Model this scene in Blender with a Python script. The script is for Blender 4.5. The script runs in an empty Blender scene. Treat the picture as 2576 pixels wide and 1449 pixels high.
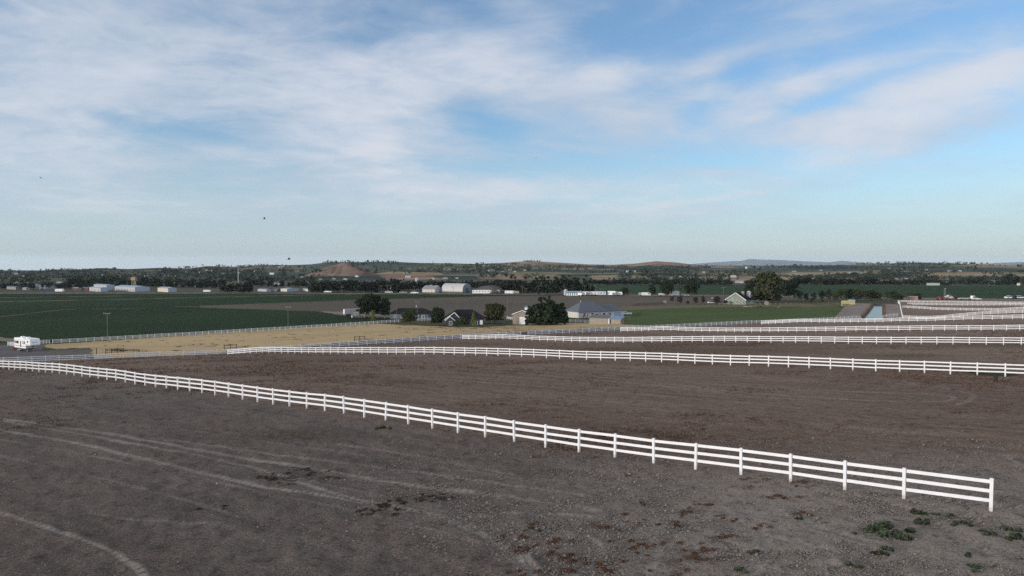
import bpy, math, random
import numpy as np
from mathutils import Vector, Matrix
R = math.radians
rnd = random.Random(7)
S = bpy.context.scene
COL = S.collection

# ------------------------------------------------------------------ camera
EYE = 26.5                                  # height of the drone above the valley floor
FPX = 1800.0                                # focal length in the pixels of a 2576 px wide frame
PITCH = math.atan((724.5 - 662.5) / FPX)
cam_d = bpy.data.cameras.new('camera')
cam = bpy.data.objects.new('camera', cam_d); COL.objects.link(cam)
cam.location = (0, 0, EYE)
cam.rotation_euler = (math.pi / 2 - PITCH, 0, 0)
cam_d.sensor_width = 36.0
cam_d.lens = 36.0 * FPX / 2576.0
cam_d.clip_start = 0.5; cam_d.clip_end = 60000
S.camera = cam
S.render.resolution_x = 1024; S.render.resolution_y = 576

# ------------------------------------------------------------------ sun, sky, exposure
SUN_AZ = math.atan2(-0.88, -0.48)           # horizontal direction towards the sun, from +Y clockwise
SUN_EL = R(9.0)
sun_dir = Vector((math.cos(SUN_EL) * math.sin(SUN_AZ), math.cos(SUN_EL) * math.cos(SUN_AZ), math.sin(SUN_EL)))
sd = bpy.data.lights.new('sun', 'SUN'); sd.energy = 3.1; sd.angle = R(6.0); sd.color = (1.0, 0.91, 0.80)
so = bpy.data.objects.new('sun', sd); COL.objects.link(so)
so.rotation_euler = (-sun_dir).to_track_quat('-Z', 'Y').to_euler()
S.view_settings.view_transform = 'Standard'
S.view_settings.look = 'None'
S.view_settings.gamma = 1.0
S.view_settings.exposure = 0.0
S.cycles.use_denoising = False
S.cycles.sample_clamp_direct = 3.0; S.cycles.sample_clamp_indirect = 1.5

def ray(x, y):
    """direction through pixel (x, y) of the 2576 x 1449 frame"""
    a = (x - 1288.0) / FPX; b = -(y - 724.5) / FPX
    cp, sp = math.cos(PITCH), math.sin(PITCH)
    return np.array([a, cp + b * sp, -sp + b * cp])

W = bpy.data.worlds.new('World'); S.world = W; W.use_nodes = True
nt = W.node_tree; nt.nodes.clear()
class NT:
    def __init__(s, tree): s.t = tree
    def n(s, typ, **kw):
        nd = s.t.nodes.new(typ)
        for k, v in kw.items():
            if k.startswith('i_'):
                key = k[2:]; key = int(key) if key.isdigit() else key
                s.put(nd.inputs[key], v)
            else: setattr(nd, k, v)
        return nd
    def put(s, sock, v):
        if isinstance(v, bpy.types.NodeSocket): s.t.links.new(v, sock)
        elif isinstance(v, bpy.types.Node): s.t.links.new(v.outputs[0], sock)
        else: sock.default_value = v
    def m(s, op, a, b=0.0, c=None, clamp=False):
        nd = s.t.nodes.new('ShaderNodeMath'); nd.operation = op; nd.use_clamp = clamp
        s.put(nd.inputs[0], a); s.put(nd.inputs[1], b)
        if c is not None: s.put(nd.inputs[2], c)
        return nd.outputs[0]
    def mix(s, f, a, b, mode='MIX'):
        nd = s.t.nodes.new('ShaderNodeMix'); nd.data_type = 'RGBA'; nd.blend_type = mode
        nd.clamp_factor = True
        s.put(nd.inputs[0], f)
        for k, v in ((6, a), (7, b)):
            s.put(nd.inputs[k], (*v, 1.0) if isinstance(v, tuple) and len(v) == 3 else v)
        return nd.outputs[2]
    def rng(s, v, a, b, c=0.0, d=1.0, smooth=True):
        nd = s.t.nodes.new('ShaderNodeMapRange'); nd.interpolation_type = 'SMOOTHSTEP' if smooth else 'LINEAR'
        for k, q in zip(range(5), (v, a, b, c, d)): s.put(nd.inputs[k], q)
        return nd.outputs[0]
    def noise(s, vec, scale, detail=4, rough=0.55, dist=0.0, out=0):
        nd = s.t.nodes.new('ShaderNodeTexNoise')
        s.put(nd.inputs['Vector'], vec); s.put(nd.inputs['Scale'], scale); s.put(nd.inputs['Detail'], detail)
        s.put(nd.inputs['Roughness'], rough); s.put(nd.inputs['Distortion'], dist)
        return nd.outputs[out]

def build_sky():
    g = NT(nt)
    sky = g.n('ShaderNodeTexSky', sky_type='NISHITA')
    sky.sun_disc = False; sky.sun_elevation = SUN_EL; sky.sun_rotation = SUN_AZ
    sky.altitude = 700; sky.air_density = 1.0; sky.dust_density = 0.4; sky.ozone_density = 2.5
    tc = g.n('ShaderNodeTexCoord')
    sep = g.n('ShaderNodeSeparateXYZ'); g.put(sep.inputs[0], tc.outputs['Generated'])
    X, Y, Z = sep.outputs
    sv = g.n('ShaderNodeCombineXYZ'); g.put(sv.inputs[0], X); g.put(sv.inputs[1], Y); g.put(sv.inputs[2], g.m('MAXIMUM', Z, 0.012))
    g.put(sky.inputs['Vector'], sv)
    az = g.m('ARCTAN2', X, Y); el = g.m('ARCSINE', Z)
    p = g.n('ShaderNodeCombineXYZ'); g.put(p.inputs[0], az); g.put(p.inputs[1], el)
    # coordinates on a flat cloud deck, so the clouds flatten towards the horizon
    zz = g.m('MAXIMUM', g.m('ADD', Z, 0.17), 0.02)
    q = g.n('ShaderNodeCombineXYZ'); g.put(q.inputs[0], g.m('DIVIDE', X, zz)); g.put(q.inputs[1], g.m('DIVIDE', Y, zz))
    rot = g.n('ShaderNodeMapping'); g.put(rot.inputs[0], q)
    rot.inputs['Rotation'].default_value = (0, 0, R(-28)); rot.inputs['Scale'].default_value = (0.85, 1.0, 1.0)
    wn = g.noise(rot, 0.5, 3, 0.5, 0, 1)
    wv = g.n('ShaderNodeVectorMath', operation='MULTIPLY_ADD'); g.put(wv.inputs[0], wn)
    wv.inputs[1].default_value = (0.8, 0.8, 0); g.put(wv.inputs[2], rot)
    n1 = g.noise(wv, 1.9, 7, 0.57, 0.2)
    n2 = g.noise(wv, 8.5, 5, 0.62, 0.4)
    # the large cloud masses and the blue gaps where they stood that evening
    blobs = [  # x, y, half width, half height, tilt, amount
        (120, 200, 420, 330, 0, .34), (420, 120, 480, 170, 5, .42), (700, 260, 520, 150, 4, .36), (1040, 250, 330, 190, 20, .34),
        (330, 420, 380, 90, 8, .34), (950, 410, 420, 90, 6, .34), (60, 330, 260, 140, 0, .25), (1230, 60, 200, 140, 10, .22),
        (500, 335, 150, 34, -6, -.34), (290, 296, 190, 26, -10, -.24), (860, 106, 200, 36, 4, -.16), (520, 165, 170, 36, 6, -.20),
        (1225, 305, 130, 60, -30, -.34), (1190, 415, 220, 40, 0, -.34), (1180, 24, 170, 40, -18, -.24),
        (1640, 90, 330, 90, 8, -.52), (1330, 130, 220, 120, 30, .26), (1545, 170, 170, 50, 8, .40), (1770, 165, 150, 34, 12, .34),
        (1625, 312, 170, 62, -8, .52), (1730, 245, 150, 30, 14, .34), (1460, 290, 230, 110, 0, .26), (1440, 200, 220, 90, 10, .20),
        (2010, 335, 330, 66, -2, .62), (2360, 255, 380, 90, 6, .56), (1900, 268, 230, 44, 12, .44), (2180, 165, 420, 46, 8, .46),
        (2500, 165, 300, 56, 8, .44), (2350, 330, 380, 60, 6, .42), (2100, 405, 260, 26, 4, .30), (1875, 178, 90, 38, 16, -.40),
        (1750, 312, 60, 40, 0, -.36), (2090, 245, 230, 22, 18, -.28), (1650, 415, 480, 40, 0, -.30), (2350, 60, 420, 70, 0, -.20),
        (2050, 96, 260, 24, 5, .22), (1640, 46, 90, 26, 20, .28), (1770, 74, 90, 30, 15, .24), (1860, 22, 130, 24, 5, .26),
        (1420, 470, 290, 48, 3, .46), (1130, 455, 280, 50, 8, .30), (1480, 545, 420, 44, 3, .34), (1750, 506, 260, 12, 6, .24),
        (1790, 432, 120, 13, -4, .34), (1150, 520, 260, 60, 0, .2), (1350, 604, 420, 26, 0, .22), (2300, 470, 420, 60, 0, -.30),
        (740, 605, 90, 12, 0, .20), (500, 520, 800, 90, 0, .16)]
    acc = None
    for (bx, by, sx, sy, tilt, amp) in blobs:
        d = ray(bx, by); d = d / np.linalg.norm(d)
        a0, e0 = math.atan2(d[0], d[1]), math.asin(d[2])
        ca = math.cos(a0)
        mp = g.n('ShaderNodeMapping', vector_type='TEXTURE'); g.put(mp.inputs[0], p)
        mp.inputs['Location'].default_value = (a0, e0, 0)
        mp.inputs['Rotation'].default_value = (0, 0, R(tilt))
        mp.inputs['Scale'].default_value = (sx * 1.25 / FPX * ca * ca, sy * 1.25 / FPX * ca, 1)
        ln = g.n('ShaderNodeVectorMath', operation='LENGTH'); g.put(ln.inputs[0], mp)
        v = g.rng(ln.outputs['Value'], 1.0, 0.0, 0.0, amp)
        acc = v if acc is None else g.m('ADD', acc, v)
    dens = g.m('ADD', acc, g.m('MULTIPLY', g.m('SUBTRACT', n1, 0.5), 1.45))
    dens = g.m('ADD', dens, g.m('MULTIPLY', g.m('SUBTRACT', n2, 0.5), 0.70))
    cover = g.rng(dens, -0.42, 0.82, 0.10, 0.92)
    low = g.rng(el, R(0.0), R(10.5), 1.0, 0.0)                       # thick air near the horizon
    cover = g.m('MULTIPLY', cover, g.rng(el, R(0.2), R(5.0), 0.25, 1.0))
    n3 = g.noise(wv, 1.3, 3, 0.55, 0.2)
    shade = g.rng(g.m('ADD', g.m('MULTIPLY', dens, 0.25), n3), 0.42, 0.80)
    ccol = g.mix(shade, (0.52, 0.60, 0.71), (0.70, 0.73, 0.80))
    skyc = g.mix(1.0, sky.outputs[0], SKY_TINT, 'MULTIPLY')
    skyc = g.mix(g.m('MULTIPLY', low, 0.75), skyc, tuple(v / SKY_K for v in (0.50, 0.61, 0.71)))
    cl = g.mix(1.0, ccol, (1 / SKY_K,) * 3, 'MULTIPLY')
    out = g.mix(cover, skyc, cl)
    # added fill: sky brightened behind the camera, out of view, to light the fences
    behind = g.m('MULTIPLY', g.rng(Y, 0.35, -0.35, 0.0, 0.85), g.rng(n1, 0.2, 0.6, 0.8, 1.0))
    out = g.mix(behind, out, tuple(v / SKY_K for v in (1.18, 1.27, 1.42)))
    # added fill: unseen bright cloud above the view, to lift light on the ground
    deck_fill = g.m('MULTIPLY', g.rng(el, R(24), R(48), 0.0, 0.92), g.rng(n1, 0.2, 0.6, 0.75, 1.0))
    out = g.mix(deck_fill, out, tuple(v / SKY_K for v in DECK_FILL))
    bg = g.n('ShaderNodeBackground'); g.put(bg.inputs[0], out); bg.inputs[1].default_value = SKY_K
    wo = g.n('ShaderNodeOutputWorld'); g.put(wo.inputs[0], bg)
SKY_K = 0.12
DECK_FILL = (0.72, 0.69, 0.68)
SKY_TINT = (1.38, 1.54, 1.66)
build_sky()

# ------------------------------------------------------------------ helpers
def tag(o, label=None, cat=None, group=None, kind=None):
    if label: o['label'] = label
    if cat: o['category'] = cat
    if group: o['group'] = group
    if kind: o['kind'] = kind
    return o
def empty(name, loc=(0, 0, 0), rz=0.0):
    o = bpy.data.objects.new(name, None); COL.objects.link(o)
    o.location = loc; o.rotation_euler = (0, 0, rz); o.empty_display_size = 0.3
    return o
class MB:
    """collects shapes into one mesh"""
    def __init__(s): s.v = []; s.f = []; s.mi = []
    def add(s, vs, fs, mi=0):
        b = len(s.v); s.v += [tuple(map(float, q)) for q in vs]
        s.f += [tuple(b + i for i in f) for f in fs]; s.mi += [mi] * len(fs)
        return s
    def box(s, x0, x1, y0, y1, z0, z1, mi=0):
        return s.add([(x0, y0, z0), (x1, y0, z0), (x1, y1, z0), (x0, y1, z0), (x0, y0, z1), (x1, y0, z1), (x1, y1, z1), (x0, y1, z1)],
                     [(3, 2, 1, 0), (4, 5, 6, 7), (0, 1, 5, 4), (1, 2, 6, 5), (2, 3, 7, 6), (3, 0, 4, 7)], mi)
    def prism(s, pts, axis, a, b, mi=0):
        """polygon of (u, v) pairs extruded along an axis: 'x' (u=y, v=z), 'y' (u=x, v=z), 'z' (u=x, v=y)"""
        def P(u, v, t): return {'x': (t, u, v), 'y': (u, t, v), 'z': (u, v, t)}[axis]
        n = len(pts)
        vs = [P(u, v, a) for u, v in pts] + [P(u, v, b) for u, v in pts]
        fs = [tuple(range(n)), tuple(range(2 * n - 1, n - 1, -1))]
        fs += [(i, n + i, n + (i + 1) % n, (i + 1) % n) for i in range(n)]
        return s.add(vs, fs, mi)
    def tube(s, path, radii, n=7, mi=0, cap=True):
        path = [Vector(p) for p in path]
        if not hasattr(radii, '__len__'): radii = [radii] * len(path)
        vs = []; fs = []
        for i, p in enumerate(path):
            d = (path[min(i + 1, len(path) - 1)] - path[max(i - 1, 0)]).normalized()
            a = d.orthogonal().normalized() if abs(d.z) < .95 else Vector((1, 0, 0))
            a = (a - d * a.dot(d)).normalized(); b = d.cross(a)
            for k in range(n):
                t = 2 * math.pi * k / n
                vs.append(p + (a * math.cos(t) + b * math.sin(t)) * radii[i])
        for i in range(len(path) - 1):
            for k in range(n):
                fs.append((i * n + k, i * n + (k + 1) % n, (i + 1) * n + (k + 1) % n, (i + 1) * n + k))
        if cap: fs += [tuple(range(n - 1, -1, -1)), tuple(range(len(vs) - n, len(vs)))]
        return s.add(vs, fs, mi)
    def bar(s, p, q, w, h, mi=0):
        """rectangular bar from p to q, w wide sideways, h high"""
        p = Vector(p); q = Vector(q); d = (q - p).normalized()
        a = d.cross(Vector((0, 0, 1)));  a = a.normalized() if a.length > 1e-4 else Vector((1, 0, 0))
        b = a.cross(d)
        vs = [c + a * (sx * w / 2) + b * (sz * h / 2) for c in (p, q) for sx, sz in ((-1, -1), (1, -1), (1, 1), (-1, 1))]
        return s.add(vs, [(0, 1, 2, 3), (7, 6, 5, 4), (0, 4, 5, 1), (1, 5, 6, 2), (2, 6, 7, 3), (3, 7, 4, 0)], mi)
    def mesh(s, name, mats):
        me = bpy.data.meshes.new(name)
        me.from_pydata(s.v, [], s.f); me.update()
        for m in (mats if isinstance(mats, (list, tuple)) else [mats]): me.materials.append(m)
        if any(s.mi): me.polygons.foreach_set('material_index', s.mi)
        import bmesh
        bm = bmesh.new(); bm.from_mesh(me); bmesh.ops.recalc_face_normals(bm, faces=bm.faces); bm.to_mesh(me); bm.free()
        return me
    def build(s, name, mats, parent=None, loc=(0, 0, 0), rz=0.0):
        o = bpy.data.objects.new(name, s.mesh(name, mats)); COL.objects.link(o)
        o.location = loc; o.rotation_euler = (0, 0, rz)
        if parent: o.parent = parent
        return o
def np_obj(name, v, f, mat, attrs=None, smooth=True, parent=None):
    me = bpy.data.meshes.new(name); v = np.asarray(v, np.float32); f = np.asarray(f, np.int32)
    me.vertices.add(len(v)); me.vertices.foreach_set('co', v.ravel())
    k = f.shape[1]; me.loops.add(f.size); me.polygons.add(len(f))
    me.loops.foreach_set('vertex_index', f.ravel())
    me.polygons.foreach_set('loop_start', np.arange(0, f.size, k, dtype=np.int32))
    me.polygons.foreach_set('loop_total', np.full(len(f), k, np.int32))
    me.polygons.foreach_set('use_smooth', np.full(len(f), smooth, bool))
    for an, av in (attrs or {}).items():
        av = np.asarray(av, np.float32)
        if av.ndim == 1:
            a = me.attributes.new(an, 'FLOAT', 'POINT'); a.data.foreach_set('value', av)
        else:
            a = me.attributes.new(an, 'FLOAT_COLOR', 'POINT')
            a.data.foreach_set('color', np.concatenate([av, np.ones((len(av), 1), np.float32)], 1).ravel())
    me.update(calc_edges=True); me.materials.append(mat)
    o = bpy.data.objects.new(name, me); COL.objects.link(o)
    if parent: o.parent = parent
    return o
def child_copies(o):
    return [c for c in bpy.data.objects if c.parent == o]
KIDS = {}
def dup(o, parent=None):
    c = o.copy(); COL.objects.link(c)
    if parent is not None: c.parent = parent
    for k in o.children: dup(k, c)
    return c

# ------------------------------------------------------------------ materials
def new_mat(name):
    m = bpy.data.materials.new(name); m.use_nodes = True; m.node_tree.nodes.clear()
    g = NT(m.node_tree)
    b = g.n('ShaderNodeBsdfPrincipled'); o = g.n('ShaderNodeOutputMaterial'); g.put(o.inputs[0], b)
    return m, g, b
def mat(name, col, rough=0.7, var=0.15, scale=3.0, metal=0.0, spec=0.3, bump=0.0, alt=None, stretch=(1, 1, 1)):
    """plain surface with worn, uneven colour"""
    m, g, b = new_mat(name)
    tc = g.n('ShaderNodeTexCoord')
    mp = g.n('ShaderNodeMapping'); g.put(mp.inputs[0], tc.outputs['Object']); mp.inputs['Scale'].default_value = stretch
    n = g.noise(mp, scale, 6, 0.6)
    lo = alt or tuple(c * (1 - var * 1.6) for c in col); hi = tuple(min(1, c * (1 + var)) for c in col)
    c = g.mix(g.rng(n, 0.3, 0.7), lo, hi)
    g.put(b.inputs['Base Color'], c); b.inputs['Roughness'].default_value = rough
    b.inputs['Metallic'].default_value = metal; b.inputs['Specular IOR Level'].default_value = spec
    if bump:
        bp = g.n('ShaderNodeBump'); bp.inputs['Strength'].default_value = bump; bp.inputs['Distance'].default_value = 0.03
        g.put(bp.inputs['Height'], n); g.put(b.inputs['Normal'], bp)
    return m
def ribbed(name, col, period=0.3, rough=0.5, axis=0, depth=0.02, var=0.1, vertical=False):
    """corrugated sheet, siding or shingle rows: ribs across one object axis"""
    m, g, b = new_mat(name)
    tc = g.n('ShaderNodeTexCoord'); sp = g.n('ShaderNodeSeparateXYZ'); g.put(sp.inputs[0], tc.outputs['Object'])
    w = g.m('FRACT', g.m('DIVIDE', sp.outputs[axis], period))
    n = g.noise(tc.outputs['Object'], 1.2, 5, 0.6)
    c = g.mix(g.rng(n, 0.3, 0.7), tuple(q * (1 - var * 1.5) for q in col), tuple(min(1, q * (1 + var)) for q in col))
    g.put(b.inputs['Base Color'], c); b.inputs['Roughness'].default_value = rough; b.inputs['Specular IOR Level'].default_value = 0.3
    bp = g.n('ShaderNodeBump'); bp.inputs['Strength'].default_value = 0.6; bp.inputs['Distance'].default_value = depth
    g.put(bp.inputs['Height'], w); g.put(b.inputs['Normal'], bp)
    return m

# ------------------------------------------------------------------ terrain
# the paddocks lie on a bench that falls towards an irrigation canal; the canal runs level along its foot
BX, BY, BDX, BDY = -104.0, 150.0, math.cos(R(29.1)), math.sin(R(29.1))       # the canal fence line
def bt(X, Y):  # metres uphill of the canal fence, and along it
    rx = X - BX; ry = Y - BY
    return rx * BDY - ry * BDX, rx * BDX + ry * BDY
def zmean(X, Y):
    t, _ = bt(X, Y)
    return np.interp(t, [-160, -95, -50, -14, -3, 2, 15, 60, 94, 126, 165, 230, 400],
                     [0, .4, 1.6, 4.0, 4.5, 4.6, 6.3, 9.3, 11.4, 14.0, 16.4, 18.5, 21])
# fence lines fitted to the spacing of their posts: start, bearing, number of posts
FSP = 2.44
FL = {}
def fline(key, x0, y0, deg): FL[key] = (x0, y0, math.cos(R(deg)), math.sin(R(deg)))
fline('F1', -75.8, 106.2, -38.9); fline('F2', -67.1, 168.2, -38.6); fline('F3', -23.3, 206.3, -38.9)
fline('F4', 40.0, 220.2, -38.1); fline('F5', 102.3, 243.6, -38.5); fline('F6', 156.7, 286.5, -36.5)
fline('F7', 193.1, 353.4, -37.4); fline('F8', 228.9, 413.5, -36.5); fline('C', -149.2, 231.7, 47.3)
FL['B'] = (BX, BY, BDX, BDY)
def on_line(key, px):
    """plan position on a fence line seen at full-size pixel column px"""
    x0, y0, dx, dy = FL[key]; u = (px - 1536.0) / (FPX * 3072 / 2576)
    k = (u * y0 - x0) / (dx - u * dy)
    return x0 + k * dx, y0 + k * dy
SAMP = []   # ground heights read off the foot of the fence posts
def samp(key, ox, oy, sc, pairs, top=False):
    for a, b in pairs:
        px = ox + a / sc; py = oy + b / sc
        X, Y = on_line(key, px)
        r = ray(px / 1.192547, py / 1.192547); z = EYE + r[2] / r[1] * Y
        SAMP.append((X, Y, z - (1.37 if top else 0)))
q = 4.025
samp('F1', 0, 1000, q, [(15, 430), (153, 436), (300, 452), (452, 468), (615, 488), (783, 507), (965, 525), (1163, 553), (1380, 577), (1612, 606), (1863, 640), (2120, 680), (2420, 717)])
samp('F1', 640, 1120, 2.5156, [(101, 178), (321, 212), (568, 248), (835, 291), (1134, 336), (1467, 387), (1849, 450), (2274, 512)])
samp('F1', 1664, 1220, 1.8295, [(138, 243), (550, 309), (1038, 381), (1606, 460), (1940, 510), (2424, 571)])
samp('F2', 640, 940, q, [(660, 466), (896, 484), (1059, 488), (1231, 494), (1409, 494), (1595, 494), (1790, 494), (1993, 493), (2206, 492), (2430, 495)])
samp('F2', 1280, 940, q, [(85, 495), (331, 502), (590, 508), (862, 516), (1148, 528), (1450, 538), (1768, 555), (2105, 570), (2462, 578)])
samp('F2', 1920, 900, q, [(71, 750), (460, 765), (882, 782), (1328, 798), (1803, 815), (2317, 840)])
samp('F2', 2432, 880, q, [(523, 925), (799, 938), (1095, 950), (1393, 963), (1706, 980), (2028, 980), (2375, 1000)])
samp('F3', 1280, 940, q, [(279, 317), (513, 306), (753, 317), (1008, 326), (1276, 338), (1552, 347), (1849, 350), (2166, 350), (2500, 352)])
samp('F3', 1920, 900, q, [(38, 513), (273, 513), (514, 513), (763, 513), (1025, 514), (1299, 516), (1585, 517), (1886, 520), (2203, 520), (2531, 521)])
samp('F3', 2432, 880, q, [(142, 598), (470, 602), (810, 605), (1162, 615), (1531, 620), (1921, 626), (2337, 634), (2545, 637)])
samp('F4', 1920, 900, q, [(24, 375), (289, 372), (563, 385), (849, 388), (1150, 393), (1463, 393), (1790, 388), (2136, 385), (2494, 383)])
samp('F4', 2432, 880, q, [(73, 465), (312, 463), (557, 460), (812, 460), (1075, 457), (1348, 452), (1630, 453), (1923, 452), (2225, 450), (2538, 450)])
samp('F5', 1920, 900, q, [(1558, 289), (1816, 279), (2082, 278), (2358, 282)])
samp('F5', 2432, 880, q, [(20, 357), (297, 360), (584, 357), (881, 352), (1192, 340), (1515, 333), (1853, 328), (2202, 320), (2569, 312)])
samp('F6', 2432, 880, q, [(1286, 279), (1634, 270), (1994, 258), (2370, 247), (2562, 240)])
samp('F7', 2432, 880, q, [(1113, 215), (1526, 213), (1960, 213)])
samp('F8', 2432, 880, q, [(1232, 143), (1590, 143), (2026, 150), (2483, 153)])
samp('B', 0, 1000, q, [(150, 281), (772, 262), (1391, 243), (1988, 227), (2555, 203)], top=True)
samp('B', 640, 940, q, [(1566, 405), (1876, 388), (2170, 360), (2457, 333)])
samp('B', 1280, 940, q, [(1344, 252), (1600, 249), (1847, 240), (2087, 226)])
samp('B', 1920, 900, q, [(825, 320), (1024, 308), (1218, 298)])
samp('C', 0, 1000, q, [(618, 122), (1025, 104), (1408, 80), (1769, 63), (2112, 37)])
samp('C', 640, 940, q, [(12, 248), (380, 230), (728, 205), (1057, 187), (1365, 167), (1655, 148), (1928, 130), (2186, 113)])
SA = np.array(SAMP)
def _ker(d2, L): return np.exp(-d2 / (2 * L * L))
_x = SA[:, :2]; _d2 = ((_x[:, None] - _x[None]) ** 2).sum(-1)
_K = _ker(_d2, 45.0) + 0.06 * np.eye(len(_x))
_W = np.linalg.solve(_K, SA[:, 2] - zmean(SA[:, 0], SA[:, 1]))

# the skyline of the far hills: column (2576 px frame), row, distance of the ridge
SKY_LINE = np.array([(-1500, 676, 2900), (-400, 678, 2900), (0, 680, 2900), (100, 680, 2900), (190, 678, 2900), (260, 674, 2850), (320, 677, 2850), (400, 673.5, 2850), (480, 675, 2850),
    (520, 669, 2900), (600, 671, 3000), (660, 665.5, 3000), (720, 667, 3000), (780, 665, 3000), (830, 659, 2900), (930, 659, 2900), (1000, 659, 3000), (1060, 661.5, 3000),
    (1130, 662, 3000), (1200, 664, 3100), (1270, 661, 3300), (1330, 656.5, 3300), (1400, 660, 3300), (1480, 665, 3300), (1540, 666, 3200), (1600, 662.5, 3000),
    (1650, 657, 3000), (1700, 660, 3000), (1740, 665, 3100), (1780, 668, 3300), (2000, 668.5, 3400), (2100, 667, 3300), (2200, 663.5, 3200), (2300, 661, 3200),
    (2400, 662.5, 3200), (2480, 665, 3200), (2576, 667, 3200), (3000, 664, 3200), (4200, 668, 3200)])
_sa = np.arctan((SKY_LINE[:, 0] - 1288) / FPX)
_sz = EYE - (SKY_LINE[:, 1] - 662.5) / FPX * SKY_LINE[:, 2] * np.cos(_sa)
def vnoise(X, Y, s, seed=0):
    """smooth value noise"""
    x = X / s + seed * 17.31; y = Y / s - seed * 9.77
    xi = np.floor(x); yi = np.floor(y); fx = x - xi; fy = y - yi
    fx = fx * fx * (3 - 2 * fx); fy = fy * fy * (3 - 2 * fy)
    def h(a, b):
        v = np.sin(a * 127.1 + b * 311.7 + seed * 74.7) * 43758.5453
        return v - np.floor(v)
    return (h(xi, yi) * (1 - fx) + h(xi + 1, yi) * fx) * (1 - fy) + (h(xi, yi + 1) * (1 - fx) + h(xi + 1, yi + 1) * fx) * fy - 0.5
def sstep(a, b, x):
    t = np.clip((x - a) / (b - a), 0, 1); return t * t * (3 - 2 * t)
BUTTE = None
# the canal beyond the paddocks: axis from its near to its far end
CA = np.array([143.0, 284.0]); CB = np.array([199.0, 392.0])
CDIR = (CB - CA) / np.linalg.norm(CB - CA); CLEN = float(np.linalg.norm(CB - CA)); CW = 3.1
CANAL_Z = 3.35
def canal_uv(X, Y):
    rx = X - CA[0]; ry = Y - CA[1]
    return rx * CDIR[1] - ry * CDIR[0], rx * CDIR[0] + ry * CDIR[1]     # sideways (right +), along
def canal_half(v):
    k = np.clip(v / CLEN, 0, 1) ** .8; return 1.75 * k, CW - 1.75 * k
def zt(X, Y):
    """height of the land"""
    X = np.asarray(X, float); Y = np.asarray(Y, float)
    shp = X.shape; X = X.ravel(); Y = Y.ravel()
    r = np.hypot(X, Y); az = np.arctan2(X, Y)
    z = zmean(X, Y)
    near = np.nonzero(r < 640)[0]
    for i in range(0, len(near), 60000):
        k = near[i:i + 60000]
        d2 = (X[k, None] - _x[None, :, 0]) ** 2 + (Y[k, None] - _x[None, :, 1]) ** 2
        z[k] += _ker(d2, 45.0) @ _W
    # canal cut and its level banks
    cu, cv = canal_uv(X, Y)
    inside = sstep(-40, -4, cv) * (1 - sstep(CLEN + 4, CLEN + 30, cv))
    bank = np.exp(-(np.maximum(np.abs(cu) - 15, 0) / 14.0) ** 2) * inside
    z = z * (1 - bank) + (CANAL_Z + 0.9) * bank
    ctr, half = canal_half(cv); cut = 1 - sstep(half - 0.6, half + 1.3, np.abs(cu - ctr))
    z = z - 2.4 * cut * sstep(-14, -8, cv) * (1 - sstep(CLEN - 1, CLEN + 1, cv))
    z += 0.12 * vnoise(X, Y, 7.0, 1) * (r < 700)
    # rise to the far hills
    zr = np.interp(az, _sa, _sz); rr = np.interp(az, _sa, SKY_LINE[:, 2])
    f = np.clip((r - 1150) / (rr - 1150), 0, 1)
    lump = vnoise(X, Y, 420, 2) * 11 + vnoise(X, Y, 170, 3) * 5
    z = z + np.where(r > 1150, zr * f ** 1.55 + lump * np.sin(np.pi * np.clip(f, 0, 1)) * 0.8 - np.clip(r - rr, 0, 12000) * 0.021, 0)
    if BUTTE is not None:
        dx = (X - BUTTE[0]); dy = (Y - BUTTE[1])
        rad = np.where(dx < 0, 92.0, 82.0) * (1 + 0.25 * vnoise(X, Y, 60, 5))
        d = np.hypot(dx, dy) / rad
        z = np.where(d < 1.3, np.maximum(z, BUTTE[2] * (1 - np.clip(d, 0, 1.4) ** 1.08) + 3.5 * vnoise(X, Y, 26, 6) * (d < 1.2) - 3), z)
    return z.reshape(shp)
def hit(x, y, far=9000.0):
    """point of the land seen at pixel (x, y) of the 2576 x 1449 frame"""
    d = ray(x, y)
    t = np.geomspace(14, far, 900)
    g = EYE + t * d[2] / d[1] - zt(t * d[0] / d[1], t)
    k = np.nonzero(g < 0)[0]
    if len(k) == 0:
        k = [len(t) - 1]
    i = k[0]
    if i > 0:
        a, b = t[i - 1], t[i]; t2 = np.linspace(a, b, 40)
        g2 = EYE + t2 * d[2] / d[1] - zt(t2 * d[0] / d[1], t2)
        kk = np.nonzero(g2 < 0)[0]; T = t2[kk[0]] if len(kk) else b
    else: T = t[0]
    X, Y = T * d[0] / d[1], T
    return Vector((X, Y, float(zt(np.array([X]), np.array([Y]))[0])))
def gz(x, y): return float(zt(np.array([float(x)]), np.array([float(y)]))[0])
def project(X, Y, Z):
    cp, sp = math.cos(PITCH), math.sin(PITCH)
    dz = Z - EYE; dep = Y * cp - dz * sp; up = Y * sp + dz * cp
    return 1288 + FPX * X / dep, 724.5 - FPX * up / dep
_b = hit(868, 693.5); BUTTE = (_b.x, _b.y + 60, 0.0)
BUTTE = (_b.x * (1 + 60 / _b.y), _b.y + 60, EYE + (662.5 - 655.5) / FPX * (_b.y + 60))
print('butte', BUTTE)

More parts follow.
